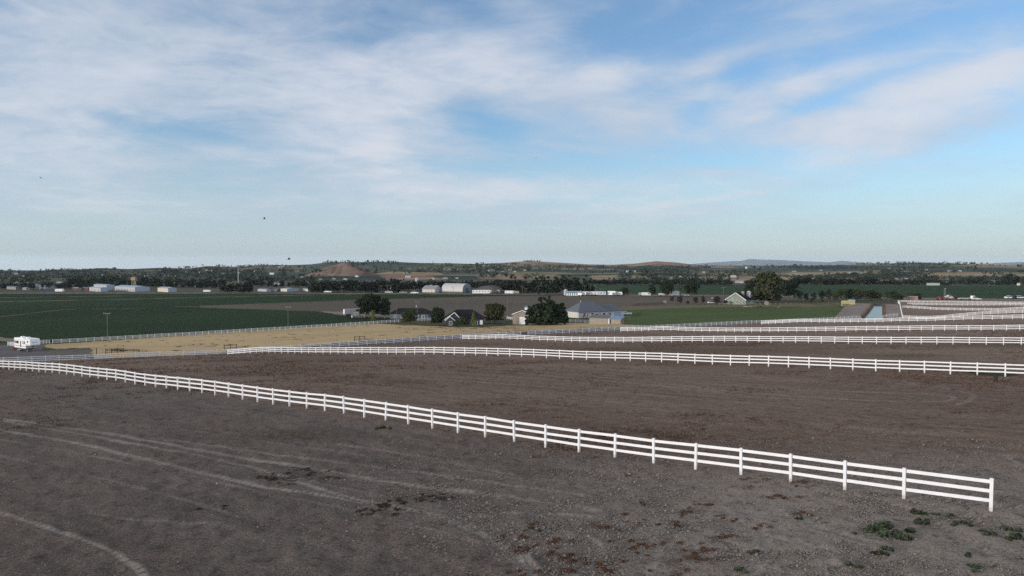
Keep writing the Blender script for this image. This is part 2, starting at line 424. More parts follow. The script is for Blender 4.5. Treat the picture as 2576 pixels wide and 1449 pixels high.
# ------------------------------------------------------------------ land materials
def ground_base(name):
    m, g, b = new_mat(name)
    tc = g.n('ShaderNodeTexCoord'); P = tc.outputs['Object']
    b.inputs['Roughness'].default_value = 0.95; b.inputs['Specular IOR Level'].default_value = 0.08
    return m, g, b, P
def attr(g, name, out='Fac'):
    a = g.n('ShaderNodeAttribute', attribute_name=name); return a.outputs[out]
def dirt_mat():
    m, g, b, P = ground_base('paddock_dirt')
    flat = g.n('ShaderNodeMapping'); g.put(flat.inputs[0], P); flat.inputs['Scale'].default_value = (1, 1, 0)
    rows = g.n('ShaderNodeMapping', vector_type='TEXTURE'); g.put(rows.inputs[0], flat)          # growth follows the old tractor rows
    rows.inputs['Rotation'].default_value = (0, 0, R(-38.6)); rows.inputs['Scale'].default_value = (3.0, 1.0, 1.0)
    drill = g.n('ShaderNodeMapping', vector_type='TEXTURE'); g.put(drill.inputs[0], flat)
    drill.inputs['Rotation'].default_value = (0, 0, R(-38.6)); drill.inputs['Scale'].default_value = (14.0, 1.0, 1.0)
    big = g.noise(rows, 0.045, 5, 0.6, 0.4)
    mid = g.noise(rows, 0.35, 6, 0.65, 0.3)
    fine = g.noise(flat, 2.6, 7, 0.68, 0.2)
    clod = g.noise(flat, 7.5, 5, 0.7)
    sandy_lit = attr(g, 'sandy_lit')
    speck = g.noise(flat, 1.25, 5, 0.75, 0.4)
    grain = g.noise(flat, 14.0, 4, 0.75, 0.3)
    streak = g.noise(drill, 0.9, 4, 0.7, 0.1)
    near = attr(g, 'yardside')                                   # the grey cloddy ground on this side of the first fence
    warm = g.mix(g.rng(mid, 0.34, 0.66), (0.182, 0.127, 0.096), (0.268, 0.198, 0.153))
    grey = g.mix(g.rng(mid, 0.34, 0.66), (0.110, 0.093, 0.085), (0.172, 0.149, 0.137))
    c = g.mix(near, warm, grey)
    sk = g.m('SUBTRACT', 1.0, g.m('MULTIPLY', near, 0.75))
    c = g.mix(g.m('MULTIPLY', g.m('MULTIPLY', g.rng(streak, 0.53, 0.64), sk), 0.55), c, (0.30, 0.245, 0.195))
    c = g.mix(g.m('MULTIPLY', g.m('MULTIPLY', g.rng(streak, 0.45, 0.36), sk), 0.55), c, (0.085, 0.058, 0.044))
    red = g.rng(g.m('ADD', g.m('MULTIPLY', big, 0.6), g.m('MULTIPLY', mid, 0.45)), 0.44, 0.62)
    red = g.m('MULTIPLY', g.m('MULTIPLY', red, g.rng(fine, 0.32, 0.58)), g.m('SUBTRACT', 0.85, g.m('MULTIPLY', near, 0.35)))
    c = g.mix(g.m('MULTIPLY', red, g.m('SUBTRACT', 1.0, g.m('MULTIPLY', sandy_lit, 0.9))), c, (0.120, 0.070, 0.050))
    c = g.mix(g.m('MULTIPLY', sandy_lit, 0.85), c, (0.325, 0.282, 0.248))
    c = g.mix(g.m('MULTIPLY', g.rng(speck, 0.48, 0.34), 0.70), c, (0.052, 0.040, 0.034))
    c = g.mix(g.m('MULTIPLY', g.rng(speck, 0.55, 0.70), 0.45), c, (0.255, 0.222, 0.196))
    pale = g.rng(clod, 0.50, 0.66)
    c = g.mix(g.m('MULTIPLY', pale, g.m('ADD', 0.35, g.m('MULTIPLY', sandy_lit, 0.35))), c, (0.28, 0.252, 0.228))
    dark = g.rng(clod, 0.48, 0.34)
    c = g.mix(g.m('MULTIPLY', dark, 0.80), c, (0.036, 0.031, 0.030))  # clod hollows darkened: relief shading put into the colour, as with the grain
    c = g.mix(g.m('MULTIPLY', g.rng(grain, 0.50, 0.37), 0.68), c, (0.046, 0.040, 0.038))
    c = g.mix(g.m('MULTIPLY', g.rng(grain, 0.54, 0.66), 0.45), c, (0.26, 0.236, 0.218))
    # tyre tracks: pale pressed dust with cleat marks across
    tr = attr(g, 'track'); s = attr(g, 'along')
    tread = g.m('SINE', g.m('MULTIPLY', s, 2 * math.pi / 0.42))
    tmask = g.m('MULTIPLY', tr, g.rng(g.m('ADD', fine, g.m('MULTIPLY', tread, 0.13)), 0.26, 0.50))
    c = g.mix(g.m('MULTIPLY', tmask, 0.88), c, (0.315, 0.285, 0.262))
    wd = attr(g, 'weedy')
    c = g.mix(g.m('MULTIPLY', wd, g.rng(fine, 0.40, 0.56)), c, (0.060, 0.050, 0.028))
    g.put(b.inputs['Base Color'], c)
    h = g.m('ADD', g.m('ADD', g.m('MULTIPLY', clod, 0.5), g.m('MULTIPLY', grain, 0.22)), g.m('MULTIPLY', fine, 0.8))
    h = g.m('ADD', h, g.m('MULTIPLY', g.m('MULTIPLY', tread, tr), 0.05))
    bp = g.n('ShaderNodeBump'); bp.inputs['Strength'].default_value = 1.0; bp.inputs['Distance'].default_value = 0.30
    g.put(bp.inputs['Height'], h); g.put(b.inputs['Normal'], bp)
    return m
def field_mat(name, c1, c2, c3, s1=0.02, s2=0.25, rows=None, amt=0.5, bump=0.3, rot=29, fs=2.0):
    """crop or soil: broad drifts, mottling, fine grain and optionally drilled rows"""
    m, g, b, P = ground_base(name)
    mp = g.n('ShaderNodeMapping', vector_type='TEXTURE'); g.put(mp.inputs[0], P); mp.inputs['Rotation'].default_value = (0, 0, R(rot)); mp.inputs['Scale'].default_value = (2.4, 1, 1)
    big = g.noise(mp, s1, 5, 0.6, 0.5); mid = g.noise(mp, s2, 6, 0.65, 0.2); fine = g.noise(P, fs, 4, 0.7)
    c = g.mix(g.rng(g.m('ADD', g.m('MULTIPLY', big, 0.65), g.m('MULTIPLY', mid, 0.35)), 0.36, 0.62), c1, c2)
    c = g.mix(g.m('MULTIPLY', g.rng(g.m('ADD', g.m('MULTIPLY', mid, 0.7), g.m('MULTIPLY', fine, 0.3)), 0.52, 0.68), amt), c, c3)
    if rows:
        sp = g.n('ShaderNodeSeparateXYZ'); g.put(sp.inputs[0], mp.outputs[0])
        w = g.m('SINE', g.m('MULTIPLY', g.m('ADD', sp.outputs[1], g.m('MULTIPLY', big, 2.0)), 2 * math.pi / rows))
        c = g.mix(g.m('MULTIPLY', g.rng(w, 0.2, 1.0), 0.35), c, c3)
    g.put(b.inputs['Base Color'], c)
    bp = g.n('ShaderNodeBump'); bp.inputs['Strength'].default_value = bump; bp.inputs['Distance'].default_value = 0.4
    g.put(bp.inputs['Height'], fine); g.put(b.inputs['Normal'], bp)
    return m
def hills_mat():
    m, g, b, P = ground_base('hill_country')
    col = attr(g, 'landcol', 'Color')
    n = g.noise(P, 0.018, 6, 0.65, 0.4); n2 = g.noise(P, 0.09, 5, 0.7)
    c = g.mix(g.rng(n, 0.35, 0.65), g.mix(1.0, col, (0.70, 0.74, 0.70), 'MULTIPLY'), col)
    c = g.mix(g.m('MULTIPLY', g.rng(n2, 0.58, 0.68), 0.45), c, (0.030, 0.040, 0.026))
    g.put(b.inputs['Base Color'], c)
    return m
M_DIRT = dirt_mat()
M_STRAW = field_mat('straw_stubble', (0.32, 0.243, 0.135), (0.41, 0.315, 0.180), (0.18, 0.125, 0.072), 0.03, 0.45, amt=0.55, fs=3.0)
M_CROP = field_mat('green_crop', (0.012, 0.027, 0.010), (0.018, 0.038, 0.012), (0.010, 0.018, 0.010), 0.012, 0.10, rows=9.0, amt=0.7, bump=0.8)
M_CROP2 = field_mat('light_green_crop', (0.018, 0.040, 0.016), (0.026, 0.054, 0.020), (0.013, 0.026, 0.013), 0.01, 0.08, rows=14.0, amt=0.6, bump=0.8, rot=-5)
M_FALLOW = field_mat('fallow_soil', (0.085, 0.073, 0.058), (0.108, 0.092, 0.073), (0.064, 0.054, 0.042), 0.012, 0.12, rows=12.0, amt=0.4, rot=8)
M_PAST = field_mat('pasture_grass', (0.048, 0.072, 0.022), (0.066, 0.092, 0.028), (0.085, 0.080, 0.040), 0.02, 0.18, amt=0.45, rot=10)
M_DRY = field_mat('dry_pasture', (0.10, 0.090, 0.052), (0.13, 0.108, 0.062), (0.070, 0.068, 0.036), 0.03, 0.2, amt=0.5, rot=10)
M_LAWN = field_mat('yard_grass', (0.048, 0.052, 0.026), (0.066, 0.062, 0.034), (0.095, 0.078, 0.052), 0.05, 0.3, amt=0.5)
M_GRAVEL = field_mat('road_gravel', (0.165, 0.140, 0.122), (0.235, 0.205, 0.182), (0.105, 0.090, 0.074), 0.09, 0.35, amt=0.75, fs=2)
M_YARD = field_mat('yard_gravel', (0.085, 0.082, 0.088), (0.115, 0.109, 0.113), (0.068, 0.066, 0.074), 0.05, 0.5, amt=0.5, fs=4)
M_WEEDY = field_mat('weedy_yard', (0.095, 0.090, 0.080), (0.120, 0.110, 0.092), (0.070, 0.068, 0.056), 0.08, 0.6, amt=0.6)
M_DITCH = field_mat('ditch_bank', (0.045, 0.046, 0.048), (0.060, 0.058, 0.058), (0.034, 0.038, 0.034), 0.05, 0.4)
M_VALLEY = field_mat('valley_floor', (0.050, 0.056, 0.040), (0.085, 0.080, 0.064), (0.034, 0.044, 0.027), 0.006, 0.05, amt=0.6)
M_TRACK = field_mat('dirt_road', (0.15, 0.13, 0.115), (0.19, 0.165, 0.145), (0.11, 0.09, 0.08), 0.05, 0.4)
M_HILLS = hills_mat()

# ------------------------------------------------------------------ land mesh, split where the cover changes
def poly(pts): return np.array([(p.x, p.y) for p in (hit(*q) for q in pts)])
def inside(pg, X, Y):
    c = np.zeros(X.shape, bool); n = len(pg)
    for i in range(n):
        x0, y0 = pg[i]; x1, y1 = pg[i - 1]
        m = ((y0 > Y) != (y1 > Y)); d = (y1 - y0) if y1 != y0 else 1e-9
        c ^= m & (X < (x1 - x0) * (Y - y0) / d + x0)
    return c
def seg_near(pts, X, Y):
    """distance to a polyline and the length along it"""
    best = np.full(X.shape, 1e9); al = np.zeros(X.shape); L = 0.0
    for (x0, y0), (x1, y1) in zip(pts[:-1], pts[1:]):
        dx, dy = x1 - x0, y1 - y0; l2 = dx * dx + dy * dy; l = math.sqrt(l2)
        t = np.clip(((X - x0) * dx + (Y - y0) * dy) / l2, 0, 1)
        d = np.hypot(X - x0 - t * dx, Y - y0 - t * dy)
        k = d < best; best = np.where(k, d, best); al = np.where(k, L + t * l, al); L += l
    return best, al
def smooth_line(pts, n=10):
    """Catmull-Rom through the points"""
    p = np.array([pts[0]] + list(pts) + [pts[-1]], float); out = []
    for i in range(1, len(p) - 2):
        for t in np.linspace(0, 1, n, endpoint=False):
            a, b_, c, d = p[i - 1], p[i], p[i + 1], p[i + 2]
            out.append(.5 * ((2 * b_) + (c - a) * t + (2 * a - 5 * b_ + 4 * c - d) * t * t + (3 * b_ - a - 3 * c + d) * t ** 3))
    out.append(p[-2]); return np.array(out)
L3 = lambda pts: [(x / 2, 1006.3 + y / 2) for x, y in pts]
R3 = lambda pts: [(1288 + x / 2, 1006.3 + y / 2) for x, y in pts]
M3 = lambda pts: [((1280 + x / 4.025) / 1.19255, (940 + y / 4.025) / 1.19255) for x, y in pts]
TRACKS = [  # tyre marks: line, half width, strength
    (L3([(-300, 60), (0, 95), (400, 150), (800, 215), (1200, 290), (1600, 350), (2000, 420), (2576, 490), (3000, 560)]), .32, .8),
    (L3([(-300, 60), (0, 105), (500, 190), (1000, 280), (1400, 380), (1700, 480), (2100, 560), (2300, 620)]), .30, .75),
    (L3([(-300, 90), (0, 150), (480, 240), (900, 340), (1300, 430), (1800, 510), (2200, 590)]), .32, .85),
    (L3([(760, 190), (1100, 235), (1500, 290), (1900, 340), (2300, 390), (2576, 430), (3000, 490)]), .22, .6),
    (L3([(-200, 520), (0, 570), (250, 650), (450, 720), (600, 790), (700, 860), (740, 930)]), .15, .85),
    (L3([(450, 565), (700, 605), (1200, 622)]), .15, .55),
    (L3([(-300, 20), (200, 75), (700, 130), (1200, 190), (1700, 262), (2300, 350), (2900, 450)]), .14, .4),
    (L3([(-300, 150), (0, 200), (500, 290), (1000, 395), (1500, 500), (2000, 610), (2400, 720)]), .16, .45),
    (L3([(-300, 230), (0, 285), (400, 370), (800, 470), (1200, 590)]), .16, .4),
    (L3([(1100, 330), (1500, 400), (1900, 480), (2300, 560), (2700, 650)]), .16, .45),
    (L3([(1900, 500), (2200, 560), (2576, 640), (2900, 730)]), .2, .5),
    (R3([(-200, 640), (0, 690), (60, 760), (90, 830), (110, 900)]), .22, .7),
    (R3([(880, 520), (1100, 545), (1400, 640), (1700, 720), (2100, 850)]), .2, .5),
    (R3([(1500, 660), (1800, 720), (2100, 770), (2450, 800)]), .22, .6),
    (L3([(1700, 225), (2000, 265), (2300, 320), (2576, 380)]), .2, .5),
    (L3([(2300, 620), (2420, 680), (2576, 770), (2700, 860)]), .35, .8),
    (R3([(-100, 560), (100, 575), (400, 590), (600, 650), (710, 720), (720, 800), (650, 900)]), .24, 1.0),
    (R3([(150, 640), (250, 670), (380, 700), (430, 750), (420, 800), (330, 870), (250, 930)]), .22, .7),
    (R3([(1240, 640), (1280, 700), (1270, 780), (1210, 900)]), .30, .8),
    (R3([(1330, 640), (1450, 720), (1580, 800), (1660, 900)]), .30, .8),
    (R3([(1700, 600), (1800, 640), (1900, 700)]), .3, .5),
    (R3([(1100, 560), (1400, 590), (1700, 690), (2000, 770), (2300, 800)]), .4, .7),
    (R3([(1300, 690), (1600, 760), (1900, 830), (2200, 880)]), .4, .7),
    (R3([(2500, 290), (2576, 350), (2640, 420)]), .25, .6),
    (M3([(0, 600), (700, 640), (1300, 700), (2000, 760), (2576, 820), (3600, 930)]), .25, .5),
    (M3([(0, 650), (1200, 730), (2000, 800), (2576, 850), (3600, 960)]), .25, .55),
    (M3([(0, 690), (700, 750), (1400, 790), (2000, 850)]), .25, .4),
    (M3([(-700, 590), (0, 625), (600, 660), (1300, 700)]), .25, .45),
    ([(1900, 975), (2150, 985), (2300, 990), (2380, 994), (2396, 1003), (2350, 1010), (2150, 1006), (1900, 990)], .35, .55),
    ([(2000, 940), (2200, 950), (2420, 985), (2440, 1004), (2400, 1020)], .35, .4),
    ([(720, 930), (1000, 947), (1300, 968), (1700, 1000)], .25, .4),
]
def build_land():
    az = np.concatenate([np.arange(-78, -46, 0.7), np.arange(-46, 46.001, 0.1), np.arange(46.7, 78.1, 0.7)]) * math.pi / 180
    r = [10.0]
    while r[-1] < 14000:
        q = r[-1]; r.append(q * (1.0065 if q < 640 else 1.006 if q < 1150 else 1.006 if q < 3600 else 1.03))
    r = np.array(r)
    A, RR = np.meshgrid(az, r); X = RR * np.sin(A); Y = RR * np.cos(A)
    Z = zt(X, Y)
    nr, nc = X.shape
    print('land grid', X.shape)
    # tracks and cover masks on the near ground
    track = np.zeros(X.shape); along = np.zeros(X.shape)
    nk = RR < 190
    xs, ys = X[nk], Y[nk]; tr = np.zeros(xs.shape); al = np.zeros(xs.shape); dz = np.zeros(xs.shape); bd = np.full(xs.shape, 1e9)
    wob = vnoise(xs, ys, 2.2, 8) * .16
    for pts, hw, st in TRACKS:
        hw *= .72; pl = smooth_line([tuple(v) for v in poly(pts)])
        d, a = seg_near(pl, xs, ys); d = np.maximum(d + wob, 0)
        hw2 = np.maximum(hw, np.hypot(xs, ys) * .0022)
        v = st * (1 - sstep(hw2 * .55, hw2 * 1.25, d)) * (0.55 + 0.9 * np.clip(vnoise(xs, ys, 3.5, 9) + .5, 0, 1)) * np.clip(hw / hw2, .5, 1)
        k = d < bd; al = np.where(k, a, al); bd = np.minimum(bd, d)
        tr = np.maximum(tr, np.clip(v, 0, 1)); dz += .05 * (np.exp(-((d - hw * 1.3) / .13) ** 2)) - .05 * (d < hw)
    track[nk] = tr; along[nk] = al
    Z[nk] += dz * .35 + (vnoise(xs, ys, .9, 11) * .10 + vnoise(xs, ys, .42, 12) * .07) * np.clip(1.6 - np.hypot(xs, ys) / 70, 0, 1)
    px, py = project(X, Y, Z)
    sandy_lit = sstep(800, 2300, px) * sstep(1080, 1260, py)  # pale soil to the right; left stays darker, its shade put into the colour
    sandy_lit = np.where(nk, np.clip(sandy_lit + .22 * (vnoise(X, Y, 5.5, 71) + vnoise(X, Y, 14, 72)), 0, 1) * sstep(1060, 1200, py), 0.15 * sstep(1200, 2400, px))
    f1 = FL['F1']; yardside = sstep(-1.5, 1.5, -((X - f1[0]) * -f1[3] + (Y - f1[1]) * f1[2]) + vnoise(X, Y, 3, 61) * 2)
    weedy = np.zeros(X.shape)
    for cx, cy, w, h, s in [(740, 1095, 130, 14, .8), (1330, 1185, 90, 16, 0.5), (1000, 866, 300, 6, .8), (1700, 880, 420, 10, .8), (700, 905, 260, 6, .6), (620, 940, 90, 7, .9),
                            (1010, 960, 90, 6, .6), (2270, 895, 130, 5, 1), (1830, 868, 300, 7, .7), (2480, 937, 90, 6, 1.0), (2420, 870, 200, 4, .7), (900, 948, 90, 5, .5)]:
        weedy = np.maximum(weedy, s * np.exp(-(((px - cx) / w) ** 2 + ((py - cy) / h) ** 2) ** 1.3) * (RR < 330))
    # ------- cover of each face
    fx = (X[:-1, :-1] + X[1:, 1:]) / 2; fy = (Y[:-1, :-1] + Y[1:, 1:]) / 2; fr = np.hypot(fx, fy)
    jx = fx + vnoise(fx, fy, 5, 21) * 1.6; jy = fy + vnoise(fx, fy, 5, 22) * 1.6
    t, a = bt(fx, fy); tj, _ = bt(jx, jy)
    reg = np.full(fx.shape, 'ground', dtype=object)
    reg[(fr > 330) & (t < -20)] = 'valley'
    reg[t < -0.6] = 'lawn'
    reg[(t < -20) & (fr > 560)] = 'valley'
    far_end = (fx > 250) & (fy > 330)
    G = {}
    G['crop'] = poly([(-700, 900), (-300, 880), (20, 862), (108, 863), (300, 851), (600, 832), (1000, 806), (990, 801), (868, 790), (800, 784), (500, 774.5), (500, 769), (880, 754.5), (960, 752), (1110, 748), (1330, 743), (1480, 741.5), (1110, 738.5), (800, 737.5), (500, 737), (0, 737.5), (-700, 738)])
    G['fallow'] = poly([(503, 769.6), (895, 756.4), (1040, 752), (1241, 745.5), (1600, 744.2), (1830, 744.5), (1980, 750), (1900, 762), (1690, 768), (1560, 772), (1440, 795), (1100, 801), (990, 800), (860, 786), (795, 782), (503, 772.8)])
    G['track'] = poly([(800, 783), (900, 784), (1000, 795), (990, 800), (900, 797), (850, 792)])
    G['dry'] = poly([(1560, 772), (1690, 768), (1840, 765.5), (2040, 765), (2110, 768), (2000, 771), (1800, 772.5), (1690, 775), (1560, 782)])
    G['pasture'] = poly([(1555, 782), (1690, 775), (1800, 772.5), (2000, 770.5), (2110, 769.5), (2160, 772), (2185, 782), (2140, 806), (2000, 812), (1700, 820), (1590, 822), (1560, 806)])
    G['green'] = poly([(1500, 737), (1660, 738), (1850, 741), (2060, 743), (2230, 747.5), (2900, 751), (2900, 719), (2576, 719), (2000, 717), (1700, 717), (1500, 717.5)])
    G['straw'] = poly([(113, 866.5), (300, 855), (600, 835), (800, 822), (950, 814), (1004, 817), (1104, 821), (1198, 823.5), (1278, 819.5), (1330, 818), (1426, 813), (1520, 812.5), (1567, 816), (1640, 822), (1720, 840), (300, 920), (228, 893), (228, 876), (146, 878), (110, 874)])
    G['yard'] = poly([(-800, 905), (-200, 882), (15, 868), (113, 866.5), (104, 880), (120, 886), (205, 897), (300, 920), (-800, 960)])
    G['weedy'] = poly([(108, 884), (146, 877), (229, 875), (229, 894), (200, 897)])
    G['roadl'] = poly([(-700, 882), (0, 858), (52, 862), (100, 864), (52, 855), (0, 848), (-700, 858)])
    for k in ('crop', 'green', 'fallow', 'track', 'dry', 'pasture', 'yard', 'straw', 'weedy', 'roadl'):
        m_ = inside(G[k], jx, jy) & (t < -0.6) & (fr < 1150)
        reg[m_] = k
    cu, cv = canal_uv(fx, fy)
    strip = (tj > np.where(a > 42, -11.5, -7.0)) & (t < -0.6) & (a < 300) & (a > -40)
    reg[strip] = 'strip'
    reg[(tj > -6.0) & (tj < -2.0) & (a < 262) & (a > 60)] = 'ditch'
    cb = (cv > -9) & (cv < CLEN + 3)
    reg[cb & (cu > -13.5) & (cu < 13.0)] = 'gravel'
    ctr, half = canal_half(cv); reg[cb & (np.abs(cu - ctr + vnoise(fx, fy, 3, 62) * 1.2) < half + 1.0)] = 'ditch'
    reg[(cu > 13.0) & (t < 2) & far_end & (fr < 620)] = 'ground'
    reg[(cu > 12.0) & (cv > -20) & (fr < 560)] = 'ground'
    # the valley road along the far edge of the fields
    road = [((-900, 740.5), (0, 737.6), (700, 737.2), (1110, 739.0), (1480, 742.0), (1830, 744.2), (2060, 748), (2500, 752), (2900, 753)), 7.0]
    d_, _ = seg_near(poly(road[0]), fx, fy); reg[(d_ < road[1]) & (fr > 450)] = 'track'
    # pale wheel lines of the irrigation rigs through the crop
    for ln, hw in [(((-500, 766), (0, 759), (333, 752.3), (503, 748.2), (795, 741.6), (1000, 739.6)), 3.4), (((-300, 752), (0, 749), (300, 744.5)), 3.0), (((440, 771.2), (640, 770.2), (760, 769)), 1.6), (((0, 797), (160, 779), (360, 775)), 1.0)]:
        d_, _ = seg_near(poly(ln), jx, jy); reg[(d_ < hw) & (reg == 'crop')] = 'linep'
    reg[fr > 1150] = 'hills'
    # ------- colours of the far country
    lc = land_colour(X, Y, Z, RR, px, py)
    idx = np.arange(nr * nc).reshape(nr, nc)
    quads = np.stack([idx[:-1, :-1], idx[:-1, 1:], idx[1:, 1:], idx[1:, :-1]], -1)
    V = np.stack([X, Y, Z], -1).reshape(-1, 3)
    at = {'track': track.ravel(), 'along': along.ravel(), 'sandy_lit': sandy_lit.ravel(), 'weedy': weedy.ravel(), 'yardside': yardside.ravel()}
    NAMES = {'ground': ('ground', M_DIRT), 'valley': ('valley_ground', M_VALLEY), 'lawn': ('farmyard_lawn', M_LAWN), 'crop': ('crop_field', M_CROP), 'green': ('green_field', M_CROP2),
             'fallow': ('fallow_field', M_FALLOW), 'track': ('dirt_road', M_TRACK), 'dry': ('dry_pasture', M_DRY), 'pasture': ('pasture', M_PAST), 'yard': ('gravel_yard', M_YARD),
             'straw': ('straw_field', M_STRAW), 'weedy': ('weedy_yard', M_WEEDY), 'roadl': ('farm_track', M_TRACK), 'gravel': ('canal_road', M_GRAVEL), 'ditch': ('canal_bank', M_DITCH), 'strip': ('canal_road', M_YARD), 'linep': ('wheel_track', M_DRY), 'hills': ('hills', M_HILLS)}
    for k, (nm, mt) in NAMES.items():
        f = quads[reg == k]
        if not len(f): continue
        used, inv = np.unique(f, return_inverse=True)
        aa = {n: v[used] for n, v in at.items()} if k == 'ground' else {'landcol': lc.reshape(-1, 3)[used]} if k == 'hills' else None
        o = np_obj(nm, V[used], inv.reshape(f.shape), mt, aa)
        tag(o, kind='structure')
PAL = {'g': (0.042, 0.060, 0.044), 'd': (0.028, 0.038, 0.033), 'm': (0.088, 0.098, 0.070), 't': (0.34, 0.255, 0.155), 'r': (0.330, 0.200, 0.150), 'o': (0.175, 0.160, 0.085), 'b': (0.180, 0.140, 0.105)}
def land_colour(X, Y, Z, RR, px, py):
    # patchwork of fields, orchards and scrub
    wx = X + vnoise(X, Y, 300, 31) * 130; wy = Y + vnoise(X, Y, 300, 32) * 90
    cx = np.floor(wx / 330); cy = np.floor(wy / 210)
    h = np.sin(cx * 91.7 + cy * 47.3) * 9631.7; h = h - np.floor(h)
    w = sstep(700, 1500, px)
    pick = np.where(h < .40 - .1 * w, 0, np.where(h < .62 - .2 * w, 1, np.where(h < .86 - .2 * w, 2, np.where(h < .93 - .12 * w, 3, np.where(h < .97, 4, 5)))))
    cols = np.array([PAL[k] for k in 'gdmotb'])
    c = cols[pick]
    f = (0.85 + .5 * vnoise(X, Y, 45, 33))[..., None]
    c = c * f
    def paint(x0, y0, x1, y1, k, s=1.0, ragged=2.0):
        nonlocal c
        n = vnoise(X, Y, 90, 34) * 2
        e = (1 - sstep(.82, 1.0, np.abs((px - (x0 + x1) / 2) / (x1 - x0) * 2) + n * .18)) * (1 - sstep(.75, 1.0, np.abs((py - (y0 + y1) / 2) / (y1 - y0) * 2) + n * .35))
        e = (e * s * (RR > 1150))[..., None]
        c = c * (1 - e) + np.array(PAL[k]) * f * e
    for p in [(0, 680, 660, 697, 'd', .7), (0, 692, 780, 712, 'g', .6), (480, 662, 830, 667, 'm', .8), (600, 666, 770, 672, 'b', .5), (960, 691, 1110, 708, 'r', .75), (1000, 697, 1120, 706, 't', .5),
              (1110, 684, 1200, 692, 'g', .8), (930, 664, 1200, 676, 'g', .7), (1000, 672, 1160, 677, 'o', .8), (1250, 686, 1420, 704, 't', .55), (1200, 692, 1330, 703, 'r', .5), (1200, 686, 1290, 691, 'm', .8),
              (1481, 692, 1560, 704, 't', .9), (1250, 656, 1420, 668, 'r', .6), (1270, 658, 1350, 668, 't', .5), (1420, 656, 1760, 668, 'r', .9), (1480, 669, 1780, 678, 'd', .8),
              (1640, 676, 1800, 684, 'm', .8), (1580, 692, 1640, 702, 't', .7), (1765, 692, 1990, 706, 't', .55), (1780, 698, 1990, 704, 'r', .4), (1900, 677, 2100, 688, 'm', .7), (1830, 668, 2030, 673, 'm', .5), (1980, 684, 2090, 696, 't', .8),
              (1990, 667, 2150, 676, 'd', .9), (2120, 664, 2250, 668, 't', .5), (2100, 670, 2330, 679, 'g', .8), (2178, 680, 2260, 690, 'o', 1.), (2300, 684, 2600, 697, 't', .85), (2420, 662, 2700, 674, 't', .8), (2520, 671, 2620, 678, 'o', .8),
              (2330, 674, 2560, 683, 'g', .7), (2140, 696, 2330, 708, 'b', .6), (2300, 698, 2420, 706, 'o', .8), (2440, 700, 2640, 706, 'g', .8)]:
        paint(*p)
    d = np.hypot(X - BUTTE[0], Y - BUTTE[1])
    e = ((1 - sstep(70, 112, d + 30 * vnoise(X, Y, 40, 35))) * (RR > 1150))[..., None]
    red = np.where((vnoise(X, Y, 22, 36) > .12)[..., None], np.array((.145, .105, .092)), np.array((.240, .165, .132)))
    c = c * (1 - e) + red * f * e
    return c
build_land()

# water of the canal: one level sheet inside its cut
def water_mat():
    m, g, b = new_mat('canal_water')
    b.inputs['Base Color'].default_value = (0.03, 0.036, 0.036, 1); b.inputs['Roughness'].default_value = 0.16
    b.inputs['Specular IOR Level'].default_value = 0.16; b.inputs['IOR'].default_value = 1.33
    tc = g.n('ShaderNodeTexCoord'); n = g.noise(tc.outputs['Object'], 0.9, 4, 0.6)
    bp = g.n('ShaderNodeBump'); bp.inputs['Strength'].default_value = 0.10; bp.inputs['Distance'].default_value = 0.008
    g.put(bp.inputs['Height'], n); g.put(b.inputs['Normal'], bp)
    return m
M_WATER = water_mat()
def cpt(u, v): return (CA[0] + CDIR[0] * v + CDIR[1] * u, CA[1] + CDIR[1] * v - CDIR[0] * u)
_w = [cpt(-CW - .6, -9), cpt(CW + .6, -9), cpt(CW + .6, CLEN), cpt(-CW - .6, CLEN)]
tag(MB().add([(x, y, CANAL_Z + 0.05) for x, y in _w], [(0, 1, 2, 3)]).build('canal_water', M_WATER), kind='structure')

# ------------------------------------------------------------------ distant mountains
def mountains():
    D = 20000.0
    prof = [(1500, 668), (1700, 667), (1772, 661), (1840, 656), (1862, 656), (1884, 651), (1930, 652.5), (1965, 653), (2010, 656), (2050, 657.5), (2085, 659), (2118, 655), (2150, 658), (2185, 661), (2260, 661.5),
            (2330, 659), (2380, 661.5), (2460, 663), (2530, 659.5), (2576, 658), (2650, 655), (2760, 658), (2900, 661), (3100, 667)]
    xs = np.linspace(1500, 3100, 400); ys = np.interp(xs, *zip(*prof)) + np.array([vnoise(np.array([x]), np.array([1.]), 9, 41)[0] * .8 for x in xs])
    v = []; K = 14
    for x, y in zip(xs, ys):
        a = math.atan((x - 1288) / FPX)
        top = EYE - (y - 662.5) / FPX * D * math.cos(a)
        for k in range(K):
            t = k / (K - 1)
            hgt = -150 + (top + 150) * (1 - abs(2 * t - 1) ** 1.3) * (1 + .0 * k)
            r_ = D + (t - .5) * 4200
            hgt += (vnoise(np.array([a * 12000]), np.array([r_]), 260, 42)[0]) * 22 * (1 - abs(2 * t - 1)) * (abs(2 * t - 1) > .1)
            v.append((r_ * math.sin(a), r_ * math.cos(a), hgt))
    f = [(i * K + k, (i + 1) * K + k, (i + 1) * K + k + 1, i * K + k + 1) for i in range(len(xs) - 1) for k in range(K - 1)]
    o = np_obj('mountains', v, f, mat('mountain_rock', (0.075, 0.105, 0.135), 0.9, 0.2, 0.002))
    tag(o, kind='structure')
mountains()

